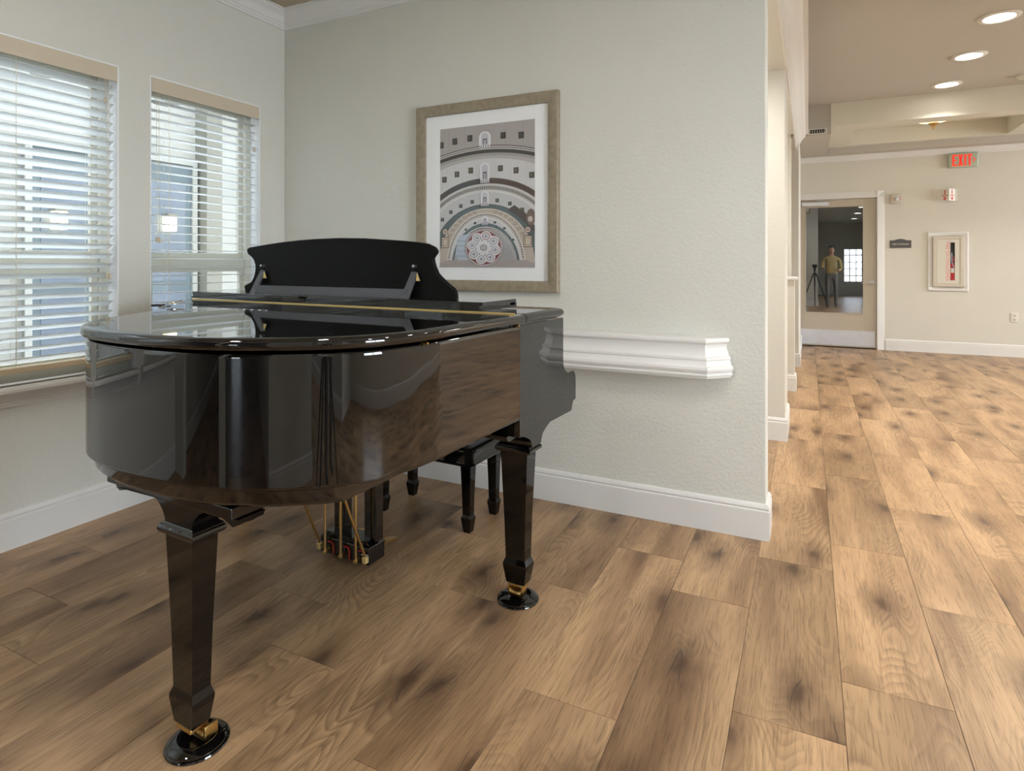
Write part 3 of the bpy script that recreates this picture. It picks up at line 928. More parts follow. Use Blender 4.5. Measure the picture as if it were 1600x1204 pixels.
def leg(cx, cy, axis, sa, sb, ztop, face=None, wheel=(0, -.012)):
    bm = B()
    loft(bm, [square(h, z, cx, cy) for z, h in [(.0605, .034), (.064, .0365), (.121, .0465), (.127, .0470), (.131, .0462), (.149, .0385), (.155, .0382), (.30, .0425), (.532, .0535)]])
    lg = ob('leg', lo(bm), LEGLACQ, piano)
    bm = B()
    loft(bm, [square(h, z, cx, cy) for z, h in [(.530, .058), (.5325, .066), (.537, .0705), (.5425, .072), (.548, .0705), (.5515, .066), (.553, .066), (.556, .064), (.5595, .058)]])
    ob('leg_cap', lo(bm), LACQ, lg, smooth=28)
    # scroll bracket flaring to both sides above the cap
    def side(s, reach):
        k = 0 if axis == 'x' else -.018
        pts = [(s * (.052 + k), .559), (s * (.056 + k), .572), (s * (.066 + k), .588), (s * (.082 + k * .5), .602), (s * .104, .613), (s * .118, .617), (s * .126, .622), (s * (.135), .6255), (s * (reach - .02), ztop - .020), (s * (reach - .006), ztop - .014), (s * reach, ztop)]
        return pts
    prof = side(-1, sa) [::1]
    pa = side(-1, sa); pb = side(1, sb)
    poly = pa + list(reversed(pb))
    bm = B()
    t0, t1 = (-.036, .036) if face is None else face
    if axis == 'x': prism(bm, [(cx + a, z) for a, z in poly], 'y', cy + t0, cy + t1)
    else: prism(bm, [(cy + a, z) for a, z in poly], 'x', cx + t0, cx + t1)
    ob('leg_bracket', lo(bm), LACQ if face else LEGLACQ, lg, smooth=30)
    # caster
    bm = B()
    box(bm, cx - .030, cx + .030, cy - .024, cy + .024, .050, .0605, .002)
    wx, wy = cx + wheel[0], cy + wheel[1]
    for s in (-1, 1): box(bm, wx + s * .027 - .003, wx + s * .027 + .003, wy - .014, wy + .022, .022, .053, .001)
    lathe(bm, [(.004, -.0235), (.0155, -.023), (.017, -.020), (.017, .020), (.0155, .023), (.004, .0235)], wx, wy, .0285, 20, 'x')
    ob('caster', lo(bm), BRASS, lg, smooth=30)
    return lg


leg(-.115, 1.902, 'y', .215, .255, .6395, (-.056, .074))
leg(-1.585, 1.885, 'y', .215, .255, .6395, (-.074, .056))
leg(-.510, .928, 'x', .275, .225, .6185, None, (.012, .020))
bm = B(); box(bm, -.80, -.292, .878, 1.03, .6190, .6480, .003); ob('leg_plate', lo(bm), LEGLACQ, piano)

# caster cups
cup_lab = {0: 'black caster cup under the piano leg nearest the viewer', 1: 'black caster cup under the piano leg by the wall ledge', 2: 'black caster cup under the hidden far piano leg'}
for i, (x, y) in enumerate([(-.506, .940), (-.113, 1.897), (-1.585, 1.875)]):
    w = (x + KK) * NV + y * UV
    bm = B(); lathe(bm, [(.073, 0.0005), (.0745, .003), (.073, .006), (.069, .0075), (.0685, .011), (.065, .0135), (.050, .0215), (.046, .0215), (.042, .010), (.002, .0095)], seg=40)
    ob('caster_cup', bm, LACQ, smooth=30, loc=(w.x, w.y, 0), label=cup_lab[i], cat='caster cup', group='caster cups under the piano legs')

# pedal lyre
LY = 1.785
bm = B()
box(bm, -.975, -.715, LY, LY + .095, .018, .086, .004)
prism(bm, [(-.975, .086), (-.715, .086), (-.735, .103), (-.955, .103)], 'y', LY + .012, LY + .083)
lyre = ob('pedal_lyre', lo(bm), LACQ, piano)
for xa, xb in ((-.928, -.872), (-.765, -.705)):
    bm = B(); box(bm, xa, xb, LY + .03, LY + .075, .10, .640, .003); ob('lyre_post', lo(bm), LACQ, lyre)
for x in (-.932, -.846, -.766):
    bm = B(); tube(bm, [(x, LY - .016, .030), (x, LY - .016, .640)], .0052, 10); ob('pedal_rod', lo(bm), BRASS, lyre, smooth=60)
    bm = B(); box(bm, x - .008, x + .008, LY - .024, LY - .008, .026, .038, .002); box(bm, x + .003, x + .010, LY - .018, LY + .002, .032, .044, .001); ob('rod_nut', lo(bm), BRASS, lyre)
    bm = B(); tube(bm, [(x + .004, LY - .005, .070), (x + .018, LY - .005, .072), (x + .029, LY - .005, .069), (x + .035, LY - .005, .059), (x + .035, LY - .005, .022)], .0021, 6); ob('felt_loop', lo(bm), REDCORD, lyre, smooth=60)
    bm = B(); lp = [(0, 0), (.014, .0), (.015, .06), (.02, .09), (.016, .125), (0, .13), (-.016, .125), (-.02, .09), (-.015, .06), (-.014, 0)]
    loft(bm, [[(x + a, LY + .095 + b, z + (-.012 if b > .1 else 0)) for a, b in lp] for z in (.038, .046)]); ob('pedal', lo(bm), BRASS, lyre)
for (xa, xb) in ((-.966, -1.005), (-.722, -.745)):
    bm = B(); tube(bm, [(xa, LY - .012, .060), (xa - .004, LY - .012 - .115, .34), (xa - .008, LY - .012 - .235, .645)], .0055, 10); ob('brace_rod', lo(bm), BRASS, lyre, smooth=60)
    bm = B(); box(bm, xa - .0095, xa + .0095, LY - .020, LY - .001, .034, .058, .002); ob('brace_block', lo(bm), BRASS_LT, lyre)
    bm = B(); tube(bm, [(xa - .018, LY - .012, .064), (xa + .014, LY - .012, .066)], .003, 8); ob('brace_pin', lo(bm), STEEL, lyre)

# ------------------------------------------------------------------ bench
BX, BY = -0.81, 2.375
bw = (BX + KK) * NV + BY * UV
LEGR = .85
bench = thing('piano_bench', 'black piano bench with tapered legs tucked under the keyboard', 'bench', (bw.x, bw.y, 0), -TH)
bx, by = .245, .112
for sx in (-1, 1):
    for sy in (-1, 1):
        cx, cy = sx * bx, sy * by
        bm = B()
        loft(bm, [square(h, z, cx, cy) for z, h in [(0, .016), (.004, .0175), (.055, .0245), (.061, .0255), (.066, .0245), (.078, .0195), (.17, .0215), (.296, .0265)]])
        ob('leg', bm, LEGLACQ, bench)
bm = B()
e = .034
prof = [(0, .296), (e - .004, .296), (e, .299), (e + .002, .304), (e - .003, .309), (e - .006, .33), (e - .004, .352), (e, .357), (e + .006, .362), (e + .006, .368), (e, .3715), (0, .3715)]
loft(bm, sweep_rings([(d, z) for d, z in prof], [(bx, -by), (bx, by), (-bx, by), (-bx, -by), (bx, -by)]))
box(bm, -bx, bx, -by, by, .300, .371)
ob('apron', bm, LACQ, bench, smooth=30)
bm = B(); box(bm, -bx - .03, bx + .03, -by - .03, by + .03, .372, .425, .018, 4)
ob('cushion', bm, CUSHION, bench, smooth=40)
for cx in (-.12, 0, .12):
    bm = B(); lathe(bm, [(.001, .003), (.006, .002), (.008, -.001)], cx, 0, .425, 10); ob('cushion_button', bm, CUSHION, bench, smooth=60)

# small keys left on the lid
kw = (-1.33 + KK) * NV + 1.36 * UV
keys = thing('key_bunch', 'small bunch of metal keys lying on the piano lid', 'keys', (kw.x, kw.y, 1.0345), radians(20))
bm = B()
for i in range(14):
    a0 = 2 * pi * i / 14; a1 = 2 * pi * (i + 1) / 14
    tube(bm, [(.014 * cos(a0), .014 * sin(a0), .0018), (.014 * cos(a1), .014 * sin(a1), .0018)], .0014, 5)
ob('ring', bm, STEEL, keys)
for a in (20, 75, -30):
    bm = B()
    lathe(bm, [(.001, 0), (.011, .0), (.011, .003), (.001, .003)], .026, 0, 0, 14)
    box(bm, .034, .068, -.004, .004, 0, .0025, .0005); box(bm, .048, .062, -.007, -.004, 0, .0025)
    k = ob('key', bm, STEEL if a != 75 else BRASS, keys, rot=(0, radians(-6), radians(a)), loc=(0, 0, .004 + abs(a) * .00008))
bm = B(); box(bm, -.055, -.014, -.014, .014, 0, .008, .003); ob('fob', bm, MATTE_BLACK, keys)

# ------------------------------------------------------------------ framed print
FX0, FX1, FZ0, FZ1 = -1.972, -1.120, 1.049, 2.063
pic = thing('framed_picture', 'framed photograph print of a round tiered hall seen from above', 'picture', ((FX0 + FX1) / 2, YP, (FZ0 + FZ1) / 2))
cx, cz = (FX0 + FX1) / 2, (FZ0 + FZ1) / 2
hw, hh, fw = (FX1 - FX0) / 2, (FZ1 - FZ0) / 2, .057
FP = [(0, -.002), (0, -.030), (.004, -.034), (.020, -.034), (.050, -.030), (.056, -.027), (fw, -.022), (fw, -.002)]   # inset from the edge, depth
corners = [(-hw, -hh), (hw, -hh), (hw, hh), (-hw, hh)]
for i in range(4):
    (ax, az), (bx_, bz) = corners[i], corners[(i + 1) % 4]
    bm = B(); rings = []
    for (px_, pz_) in ((ax, az), (bx_, bz)):
        sx, sz = (1 if px_ < 0 else -1), (1 if pz_ < 0 else -1)
        rings.append([(px_ + sx * d, y, pz_ + sz * d) for d, y in FP])
    loft(bm, rings)
    ob('frame_rail', bm, FRAMEWOOD, pic, smooth=30)
PX0, PX1, PZ0, PZ1 = -1.823 - cx, -1.252 - cx, 1.175 - cz, 1.933 - cz
bm = B(); box(bm, -hw + fw - .004, hw - fw + .004, -.014, -.010, -hh + fw - .004, hh - fw + .004)
ob('mat_board', bm, MATBOARD, pic)
bm = B(); box(bm, -hw + fw, hw - fw, -.0215, -.0195, -hh + fw, hh - fw)
ob('glazing', bm, PICGLASS, pic)

# the print itself: flat ink shapes, drawn in the sheet's own coordinates (740 x 1100 units, origin top left)
AW, AH = 740.0, 1115.0
bm = B()
inkl = bm.loops.layers.float_color.new('ink')
layer = [0]


def lin(c): return tuple(((v / 255) / 12.92 if v / 255 < .04045 else ((v / 255 + .055) / 1.055) ** 2.4) for v in c) + (1.0,)


def ink(pts, c):
    """one flat shape on the sheet, clipped to its edges"""
    layer[0] += 1
    y = -.0142 - layer[0] * .000012
    poly = [(min(max(a, 0), AW), min(max(b, 0), AH)) for a, b in pts]
    vs = [bm.verts.new((PX0 + a / AW * (PX1 - PX0), y, PZ1 - b / AH * (PZ1 - PZ0))) for a, b in poly]
    f = bm.faces.new(vs)
    lv = lin(c)[:3]; gy = sum(lv) / 3
    cl = tuple(min(1.0, (v * .8 + gy * .2) * 1.12) for v in lv) + (1.0,)
    for lp in f.loops: lp[inkl] = cl


def under(cxx, top, rx, ry, c, bottom=AH, n=40):
    """everything under the arch of an ellipse whose crown is at (cxx, top)"""
    pts = []
    for k in range(n + 1):
        t = pi - pi * k / n
        x, yv = cxx + rx * cos(t), top + ry - ry * sin(t)
        pts.append((min(max(x, 0), AW), yv if 0 <= x <= AW else top + ry - ry * sqrt(max(0, 1 - ((min(max(x, 0), AW) - cxx) / rx) ** 2))))
    pts = [pts[0]] + [p for p, q in zip(pts[1:], pts) if abs(p[0] - q[0]) > .01]
    ink(pts + [(pts[-1][0], bottom), (pts[0][0], bottom)], c)


def ell(cxx, cy, rx, ry, c, n=28): ink([(cxx + rx * cos(2 * pi * k / n), cy + ry * sin(2 * pi * k / n)) for k in range(n)], c)
def rect(x0, y0, x1, y1, c): ink([(x0, y0), (x1, y0), (x1, y1), (x0, y1)], c)


def onarc(cxx, top, rx, ry, x): return top + ry - ry * sqrt(max(0, 1 - ((x - cxx) / rx) ** 2))


C = 366.0
rect(0, 0, AW, AH, (168, 162, 158))
for x in (70, 205, 520, 655): rect(x, 0, x + 3, 190, (150, 145, 142))
for x, y in ((10, 130), (122, 110), (245, 96), (505, 100), (640, 112)): rect(x - 20, y - 25, x + 20, y + 25, (62, 60, 56)); rect(x - 13, y - 18, x + 6, y + 12, (84, 82, 74))
under(C, 165, 900, 600, (66, 60, 58)); under(C, 172, 900, 600, (205, 200, 196)); under(C, 180, 900, 600, (70, 62, 60)); under(C, 186, 900, 600, (190, 186, 182))
under(C, 196, 900, 600, (74, 72, 68)); under(C, 224, 880, 590, (158, 153, 150)); under(C, 246, 860, 580, (176, 172, 170)); under(C, 268, 780, 560, (200, 199, 200))
for x in (60, 180, 300, 440, 560, 680): rect(x, 300, x + 2, 480, (184, 182, 182))
for x in (36, 140, 252, 484, 602, 718):
    y = onarc(C, 345, 640, 460, x); rect(x - 19, y - 24, x + 19, y + 22, (78, 74, 66)); rect(x - 10, y - 16, x + 6, y + 8, (112, 106, 88))
under(C, 418, 560, 470, (96, 92, 90)); under(C, 424, 560, 470, (92, 76, 70))
ink([(0, 560), (70, 500), (190, 452), (320, 430), (320, 462), (190, 490), (80, 545), (0, 600)], (74, 78, 80))
under(C, 462, 545, 470, (198, 194, 190)); under(C, 478, 535, 465, (182, 178, 172))
for k in range(66):                                    # dark gaps of the upper balustrade
    t = radians(40 + 100 * k / 65.0); x = C + 520 * cos(t); y = 484 + 455 - 455 * sin(t)
    if 3 < x < AW - 3: rect(x - 3, y - 3, x + 3, y + 22, (70, 66, 64))
under(C, 512, 500, 440, (206, 204, 202)); under(C, 530, 490, 432, (188, 188, 190))
for x in (20, 90, 172, 264, 460, 556, 648):
    y = onarc(C, 590, 470, 440, x); rect(x - 14, y - 15, x + 14, y + 14, (74, 74, 66)); rect(x - 8, y - 10, x + 2, y + 4, (110, 108, 92))
under(C, 622, 425, 425, (74, 84, 86)); under(C, 628, 420, 420, (86, 100, 104))
ink([(540, 672), (620, 730), (690, 800), (AW, 860), (AW, 800), (670, 700), (590, 640)], (86, 78, 72))
ell(712, 735, 34, 62, (120, 102, 92)); ell(708, 750, 18, 22, (196, 182, 172))
under(C, 655, 372, 420, (196, 186, 174)); under(C, 664, 366, 415, (186, 172, 156))
for k in range(9):
    for s in (-1, 1):
        t = radians(18 + 58 * k / 8.0); x = C + s * 338 * cos(t); y = 664 + 410 - 400 * sin(t)
        rect(x - 13, y - 9, x + 13, y + 9, (120, 104, 90)); rect(x - 9, y - 5, x + 9, y + 5, (196, 182, 164))
for x in (44, 690):
    ell(x, 830, 24, 26, (84, 66, 58)); ell(x, 830, 19, 21, (206, 192, 176)); ell(x, 830, 10, 11, (130, 84, 76)); ell(x, 830, 4, 5, (206, 192, 176))
    rect(x - 32, 872, x + 32, 962, (92, 74, 64)); rect(x - 27, 878, x + 27, 956, (198, 180, 158)); rect(x - 20, 888, x + 20, 946, (120, 100, 84)); rect(x - 16, 892, x + 16, 942, (200, 184, 162))
under(C, 690, 308, 400, (204, 198, 190)); under(C, 700, 302, 398, (186, 180, 172))
for k in range(58):
    t = radians(8 + 164 * k / 57.0); x = C + 292 * cos(t); y = 704 + 385 - 385 * sin(t)
    ell(x, y, 4.5, 5.5, (64, 58, 58), 8)
under(C, 724, 282, 380, (208, 206, 204)); under(C, 736, 274, 375, (192, 192, 194))
for x, w in ((150, 6), (214, 9), (288, 10), (444, 10), (516, 10), (582, 8)):
    y = onarc(C, 752, 262, 350, x); rect(x - w, y - 8, x + w, y + 8, (70, 70, 66))
under(C, 772, 266, 340, (72, 86, 92)); under(C, 776, 262, 336, (92, 112, 116))
for k in range(12):
    t = radians(14 + 152 * k / 11.0); x = C + 256 * cos(t); y = 776 + 336 - 330 * sin(t); rect(x - 1.5, y - 14, x + 1.5, y + 26, (48, 66, 72))
under(C, 798, 250, 318, (206, 200, 196)); under(C, 806, 247, 315, (70, 62, 62)); under(C, 810, 244, 312, (178, 176, 176)); under(C, 820, 236, 306, (158, 156, 158))
ink([(150, 870), (250, 850), (250, 1070), (160, 1070), (130, 1010)], (172, 186, 200))
for y in (905, 945, 985, 1025): rect(140, y, 250, y + 5, (140, 150, 164))
rect(0, 1080, AW, AH, (160, 148, 146)); ink([(60, 1060), (AW - 60, 1060), (AW, 1090), (AW, AH), (0, AH), (0, 1090)], (164, 152, 150))
MX, MY = 356, 962
ell(MX, MY, 152, 150, (48, 40, 42), 44); ell(MX, MY, 149, 147, (196, 190, 190), 44); ell(MX, MY, 143, 141, (60, 48, 50), 44); ell(MX, MY, 140, 138, (196, 188, 188), 44); ell(MX, MY, 134, 132, (126, 62, 64), 44)
for k in range(8):
    t = 2 * pi * k / 8 + .2; ell(MX + 88 * cos(t), MY + 87 * sin(t), 44, 43, (214, 212, 214), 20)
ell(MX, MY, 92, 90, (210, 208, 212), 32)
for k in range(8):
    t = 2 * pi * k / 8 + .2; x, y = MX + 92 * cos(t), MY + 91 * sin(t)
    ell(x, y, 30, 29, (120, 122, 134) if k % 2 else (150, 60, 64) if k == 6 else (140, 140, 146), 16); ell(x, y, 25, 24, (202, 202, 208), 16); ell(x, y, 13, 12, (150, 152, 162), 12)
    t += pi / 8; ell(MX + 60 * cos(t), MY + 59 * sin(t), 5, 5, (52, 46, 50), 8)
ell(MX, MY, 27, 24, (72, 66, 70)); ell(MX, MY, 22, 19, (190, 190, 188)); ell(MX, MY, 17, 14, (168, 172, 166))
for y, w, h in ((55, 46, 104), (300, 38, 130), (520, 32, 90), (716, 26, 40)):      # pale doorways one above the other
    under(C, y, w, w, (218, 216, 222), y + h); under(C, y + 12, w * .62, w * .62, (190, 190, 198), y + h)
    rect(C - w * .35, y + h * .55, C + w * .35, y + h, (74, 66, 74)); rect(C - w * .2, y + h * .62, C - w * .05, y + h, (206, 204, 210)); rect(C + w * .05, y + h * .62, C + w * .2, y + h, (206, 204, 210))
    rect(C - w * .9, y + h, C + w * .9, y + h + 26, (206, 206, 212))
    for k in range(4): rect(C - w * .7 + k * w * .4, y + h + 4, C - w * .62 + k * w * .4 + 3, y + h + 24, (110, 104, 118))
for f in bm.faces: f.normal_update()
me = bpy.data.meshes.new('photo_print')
for f in bm.faces:
    if f.normal.y > 0: f.normal_flip()
bm.to_mesh(me); bm.free(); me.materials.append(PRINT)
pr = bpy.data.objects.new('photo_print', me); COL.objects.link(pr); pr.parent = pic

# ------------------------------------------------------------------ far wall: door and fittings
bm = B()                                                # casing
cw, ct = .092, .02
CP = [(0, 0), (.0, ct), (.006, ct + .004), (.03, ct + .002), (.045, ct - .004), (.078, ct - .006), (cw, ct - .012), (cw, 0)]
for side_x in (DX1,):
    prism(bm, [(side_x - .006 + a, YF - b) for a, b in CP], 'z', 0, DZ + cw - .006)
prism(bm, [(YF - b, DZ - .006 + a) for a, b in CP], 'x', DX0 - .02, DX1 + cw - .006)
box(bm, DX1 - .006, DX1, YF, YF + .14, 0, DZ); box(bm, DX0, DX1 - .006, YF, YF + .14, DZ - .006, DZ)
struct('trim_6', bm, TRIM, smooth=25)
DYF = YF + .022
bm = B()
GX0, GX1, GZ0, GZ1 = -.045, .698, .475, 2.0
x0, x1, y0, y1, z0, z1 = DX0 + .004, DX1 - .008, DYF, DYF + .045, .012, DZ - .009
box(bm, x0, GX0, y0, y1, z0, z1, .002); box(bm, GX1, x1, y0, y1, z0, z1, .002); box(bm, GX0, GX1, y0, y1, z0, GZ0, .002); box(bm, GX0, GX1, y0, y1, GZ1, z1, .002)
door = struct('door_1', bm, DOORP)
bm = B(); w = .014
box(bm, GX0, GX0 + w, y0 - .006, y0 + .01, GZ0, GZ1, .002); box(bm, GX1 - w, GX1, y0 - .006, y0 + .01, GZ0, GZ1, .002); box(bm, GX0 + w, GX1 - w, y0 - .006, y0 + .01, GZ0, GZ0 + w, .002); box(bm, GX0 + w, GX1 - w, y0 - .006, y0 + .01, GZ1 - w, GZ1, .002)
ob('glazing_bead', bm, DOORP, door)
bm = B(); gw, gh = (GX1 - GX0) / 2, (GZ1 - GZ0) / 2; box(bm, -gw, gw, -.003, .003, -gh, gh); ob('pane', bm, DOORGLASS, door, loc=((GX0 + GX1) / 2, y0 + .019, (GZ0 + GZ1) / 2), rot=(-.0050, 0, -.0085))
bm = B(); box(bm, -.098, .826, y0 - .0025, y0 - .0003, .03, .243, .0005); kp = ob('kick_plate', bm, KICK, door)
bm = B()
for x in [-.03, .12, .30, .47, .64, .80]:
    for z in (.045, .228): lathe(bm, [(.001, -.002), (.006, -.001), (.0065, .001)], x, y0 - .003, z, 8, 'y')
o = ob('plate_screws', bm, NICKEL, kp); o['kind'] = 'stuff'
bm = B()
lathe(bm, [(.001, -.014), (.026, -.013), (.029, -.009), (.029, 0)], .795, y0 - .001, .925, 20, 'y')
tube(bm, [(.795, y0 - .012, .925), (.795, y0 - .045, .925), (.775, y0 - .052, .925), (.70, y0 - .052, .919), (.668, y0 - .048, .914)], [.010, .010, .010, .0085, .007], 10)
ob('lever_handle', bm, NICKEL, door, smooth=40)
bm = B(); box(bm, -.085, .262, y0 - .045, y0 - .001, 2.008, 2.062, .004); cl = ob('door_closer', bm, ALU, door)
bm = B(); tube(bm, [(.16, y0 - .03, 2.075), (.20, y0 - .06, 2.082), (.40, y0 - .035, 2.095)], .007, 8); box(bm, .10, .45, y0 - .036, y0 - .001, 2.084, 2.098, .002); ob('closer_arm', bm, NICKEL, cl)

def wallthing(name, label, cat, x, z, **k): return thing(name, label, cat, (x, YF, z), **k)


RX = (radians(90), 0, 0)
# exit sign
t = wallthing('exit_sign', 'lit red EXIT sign with an arrow high above the far wall fittings', 'exit sign', 1.813, 2.535)
bm = B(); box(bm, -.165, .165, -.045, -.001, -.096, .096, .016, 3); ob('housing', bm, SIGNGREEN, t, smooth=40)
bm = B(); box(bm, -.06, .06, -.02, -.0005, .098, .106, .002); ob('mount', bm, SIGNGREEN, t)


def blockletter(x, ch, h=.148, w=.052, s=.021):
    bm = B(); y0, y1 = -.0475, -.0455
    def bar(x0, z0, x1, z1): box(bm, x + x0, x + x1, y0, y1, z0 - h / 2, z1 - h / 2)
    def quad(p): prism(bm, [(x + a, b - h / 2) for a, b in p], 'y', y0, y1)
    if ch == 'E': bar(0, 0, s, h); bar(s, 0, w, s); bar(s, h - s, w, h); bar(s, h / 2 - s / 2, w * .92, h / 2 + s / 2)
    if ch == 'X': quad([(0, 0), (s, 0), (w, h), (w - s, h)]); quad([(w - s, 0), (w, 0), (s, h), (0, h)])
    if ch == 'I': bar(0, 0, s, h)
    if ch == 'T': bar(w / 2 - s / 2, 0, w / 2 + s / 2, h - s); bar(0, h - s, w, h)
    if ch == '>': quad([(0, h * .30), (.010, h * .30), (w * .62, h * .5), (w * .62 - .010, h * .5)]); quad([(0, h * .70), (.010, h * .70), (w * .62, h * .5), (w * .62 - .010, h * .5)])
    return ob('letter', bm, EXITRED, t)


for x, ch in ((-.118, 'E'), (-.054, 'X'), (.012, 'I'), (.043, 'T'), (.100, '>')): blockletter(x, ch)
# strobe
t = wallthing('fire_strobe', 'small beige fire alarm strobe on the wall beside the door casing', 'alarm', 1.070, 2.066)
bm = B(); box(bm, -.062, .062, -.035, -.001, -.064, .064, .008, 2); ob('body', bm, STROBE, t, smooth=40)
bm = B(); lathe(bm, [(.001, -.022), (.016, -.018), (.026, -.006), (.028, 0)], .004, -.035, -.004, 18, 'y'); ob('lens', bm, CLEARLENS, t, smooth=50)
for x in (-.046, .046): text('lettering', 'FIRE', .026, (x, -.0356, .002), (radians(90), radians(90), 0), REDPRINT, t)
# projecting fire extinguisher sign
t = wallthing('extinguisher_sign', 'white folded sign with red arrows projecting above the extinguisher cabinet', 'sign', 1.655, 2.09)
bm = B()
pl = [(-.105, 0), (-.085, -.004), (-.075, -.010), (0, -.085), (.075, -.010), (.085, -.004), (.105, 0), (.105, -.001), (-.105, -.001)]
pl = [(-.105, -.0005), (-.105, -.003), (-.078, -.005), (0, -.085), (.078, -.005), (.105, -.003), (.105, -.0005), (.080, -.0008), (0, -.081), (-.080, -.0008)]
prism(bm, pl, 'z', -.078, .078)
ob('folded_sheet', bm, PLASTIC, t)
for s in (-1, 1):
    ang = atan2(.080, .078)
    mx_, my_ = s * .039, -.0462
    rz = -s * -ang if False else (ang if s > 0 else -ang)
    e = bpy.data.objects.new('arrow', None)
    bpy.data.objects.remove(e)
    bm = B()
    box(bm, -.008, .008, -.001, 0, .012, .064); box(bm, -.040, .040, -.001, 0, -.006, .000); box(bm, -.036, .036, -.001, 0, -.018, -.012)
    prism(bm, [(-.032, -.046), (.032, -.046), (0, -.070)], 'y', -.001, 0)
    prism(bm, [(-.012, -.046), (.012, -.046), (.012, -.026), (-.012, -.026)], 'y', -.001, 0)
    ob('arrow', bm, REDPRINT, t, loc=(mx_, my_, 0), rot=(0, 0, rz))
    text('lettering', 'FIRE', .013, (mx_ + 0, my_ - .0016, .004), (radians(90), 0, rz), REDPRINT, t)
# room sign
t = wallthing('room_sign', 'charcoal arched name plate beside the door reading MED STORAGE', 'sign', 1.125, 1.455)
def arch(d): return [(-.124 + d, -.057 + d), (.124 - d, -.057 + d), (.124 - d, .047 - d), (.070, .047 - d), (.055, .056 - d), (.03, .064 - d), (0, .067 - d), (-.03, .064 - d), (-.055, .056 - d), (-.070, .047 - d), (-.124 + d, .047 - d)]
bm = B(); prism(bm, arch(0), 'y', -.010, -.001); ob('backplate', bm, BRONZE, t)
bm = B(); prism(bm, arch(.009), 'y', -.0125, -.0101); ob('face', bm, CHAR, t)
text('lettering', 'MED STORAGE', .029, (0, -.0128, -.006), RX, GOLDTXT, t, sx=.98)
bm = B()
for i in range(9): lathe(bm, [(.0015, -.001), (.0018, 0)], -.088 + i * .022, -.0126, -.034, 6, 'y')
o = ob('braille_dots', bm, CHAR, t); o['kind'] = 'stuff'
# extinguisher cabinet
t = wallthing('extinguisher_cabinet', 'beige fire extinguisher cabinet with red lettering set in a white frame', 'cabinet', 1.655, 1.215)
bm = B()
ow, oh, tw = .222, .392, .055
TP = [(0, 0), (0, -.012), (.006, -.020), (.018, -.022), (.03, -.016), (.05, -.012), (tw, -.008), (tw, 0)]
cs = [(-ow, -oh), (ow, -oh), (ow, oh), (-ow, oh)]
rings = []
for (px_, pz_) in cs + [cs[0]]:
    sx, sz = (1 if px_ < 0 else -1), (1 if pz_ < 0 else -1)
    rings.append([(px_ + sx * d, y - .0005, pz_ + sz * d) for d, y in TP])
vr = loft(bm, rings, False, False)
ob('surround', bm, TRIM, t, smooth=30)
bm = B()
iw, ih = .166, .332
for x0, x1, z0, z1 in ((-iw, -iw + .04, -ih, ih), (iw - .04, iw, -ih, ih), (-iw + .04, iw - .04, -ih, -ih + .04), (-iw + .04, iw - .04, ih - .04, ih)):
    box(bm, x0, x1, -.045, -.001, z0, z1, .003)
ob('case', bm, CABINET, t)
bm = B()
dw, dh = iw - .042, ih - .042
sx0, sx1 = .022, .070
for x0, x1, z0, z1 in ((-dw, sx0, -dh, dh), (sx1, dw, -dh, dh), (sx0, sx1, -dh, -dh + .042), (sx0, sx1, dh - .042, dh)):
    box(bm, x0, x1, -.040, -.036, z0, z1)
dr = ob('door', bm, CABDOOR, t)
bm = B(); box(bm, sx0, sx1, -.0385, -.0375, -dh + .042, dh - .042); ob('pane', bm, GLASS, dr)
bm = B(); tube(bm, [(.092, -.041, .03), (.092, -.055, .028), (.092, -.055, -.002), (.092, -.041, -.004)], .004, 8); ob('handle', bm, NICKEL, dr)
bm = B(); box(bm, -dw, dw, -.003, -.0008, -dh, dh); ob('back', bm, DARKIN, t)
text('lettering', 'FIRE EXTINGUISHER', .062, (-.008, -.0406, .0), (radians(90), radians(90), 0), PINKPRINT, dr, sx=.94)
t = wallthing('fire_extinguisher', 'red fire extinguisher behind the slot window of the cabinet', 'fire extinguisher', 1.703, .935)
bm = B(); lathe(bm, [(.002, 0), (.026, 0), (.028, .006), (.028, .22), (.022, .25), (.010, .265), (.008, .29), (.002, .292)], 0, -.0195, 0, 20)
for v in bm.verts: v.co.y = -.0195 + (v.co.y + .0195) * .55
ob('cylinder', bm, EXTRED, t, smooth=40)
bm = B(); tube(bm, [(.010, -.019, .30), (-.008, -.020, .40), (-.016, -.022, .34), (-.004, -.030, .25), (.016, -.034, .18)], .006, 8); ob('hose', bm, RUBBER, t, smooth=60)
bm = B(); box(bm, -.012, .026, -.024, -.014, .29, .315, .003); box(bm, -.006, .030, -.024, -.014, .335, .35, .003); ob('grip', bm, EXTRED, t)
bm = B(); box(bm, -.02, .016, -.0358, -.0352, .13, .19); ob('tag', bm, PLASTIC, t)
# outlet
t = wallthing('wall_outlet', 'white electrical outlet low on the far wall', 'outlet', 2.352, .50)
bm = B(); box(bm, -.037, .037, -.007, -.0005, -.060, .060, .003); ob('cover_plate', bm, PLASTIC, t)
for z in (-.026, .026):
    bm = B(); lathe(bm, [(.001, -.003), (.015, -.0028), (.016, 0)], 0, -.007, z, 16, 'y'); s_ = ob('socket', bm, STROBE, t)
    bm = B(); box(bm, -.007, -.005, -.0105, -.0101, z - .002, z + .008); box(bm, .005, .007, -.0105, -.0101, z - .002, z + .008); ob('slot', bm, CHAR, s_)

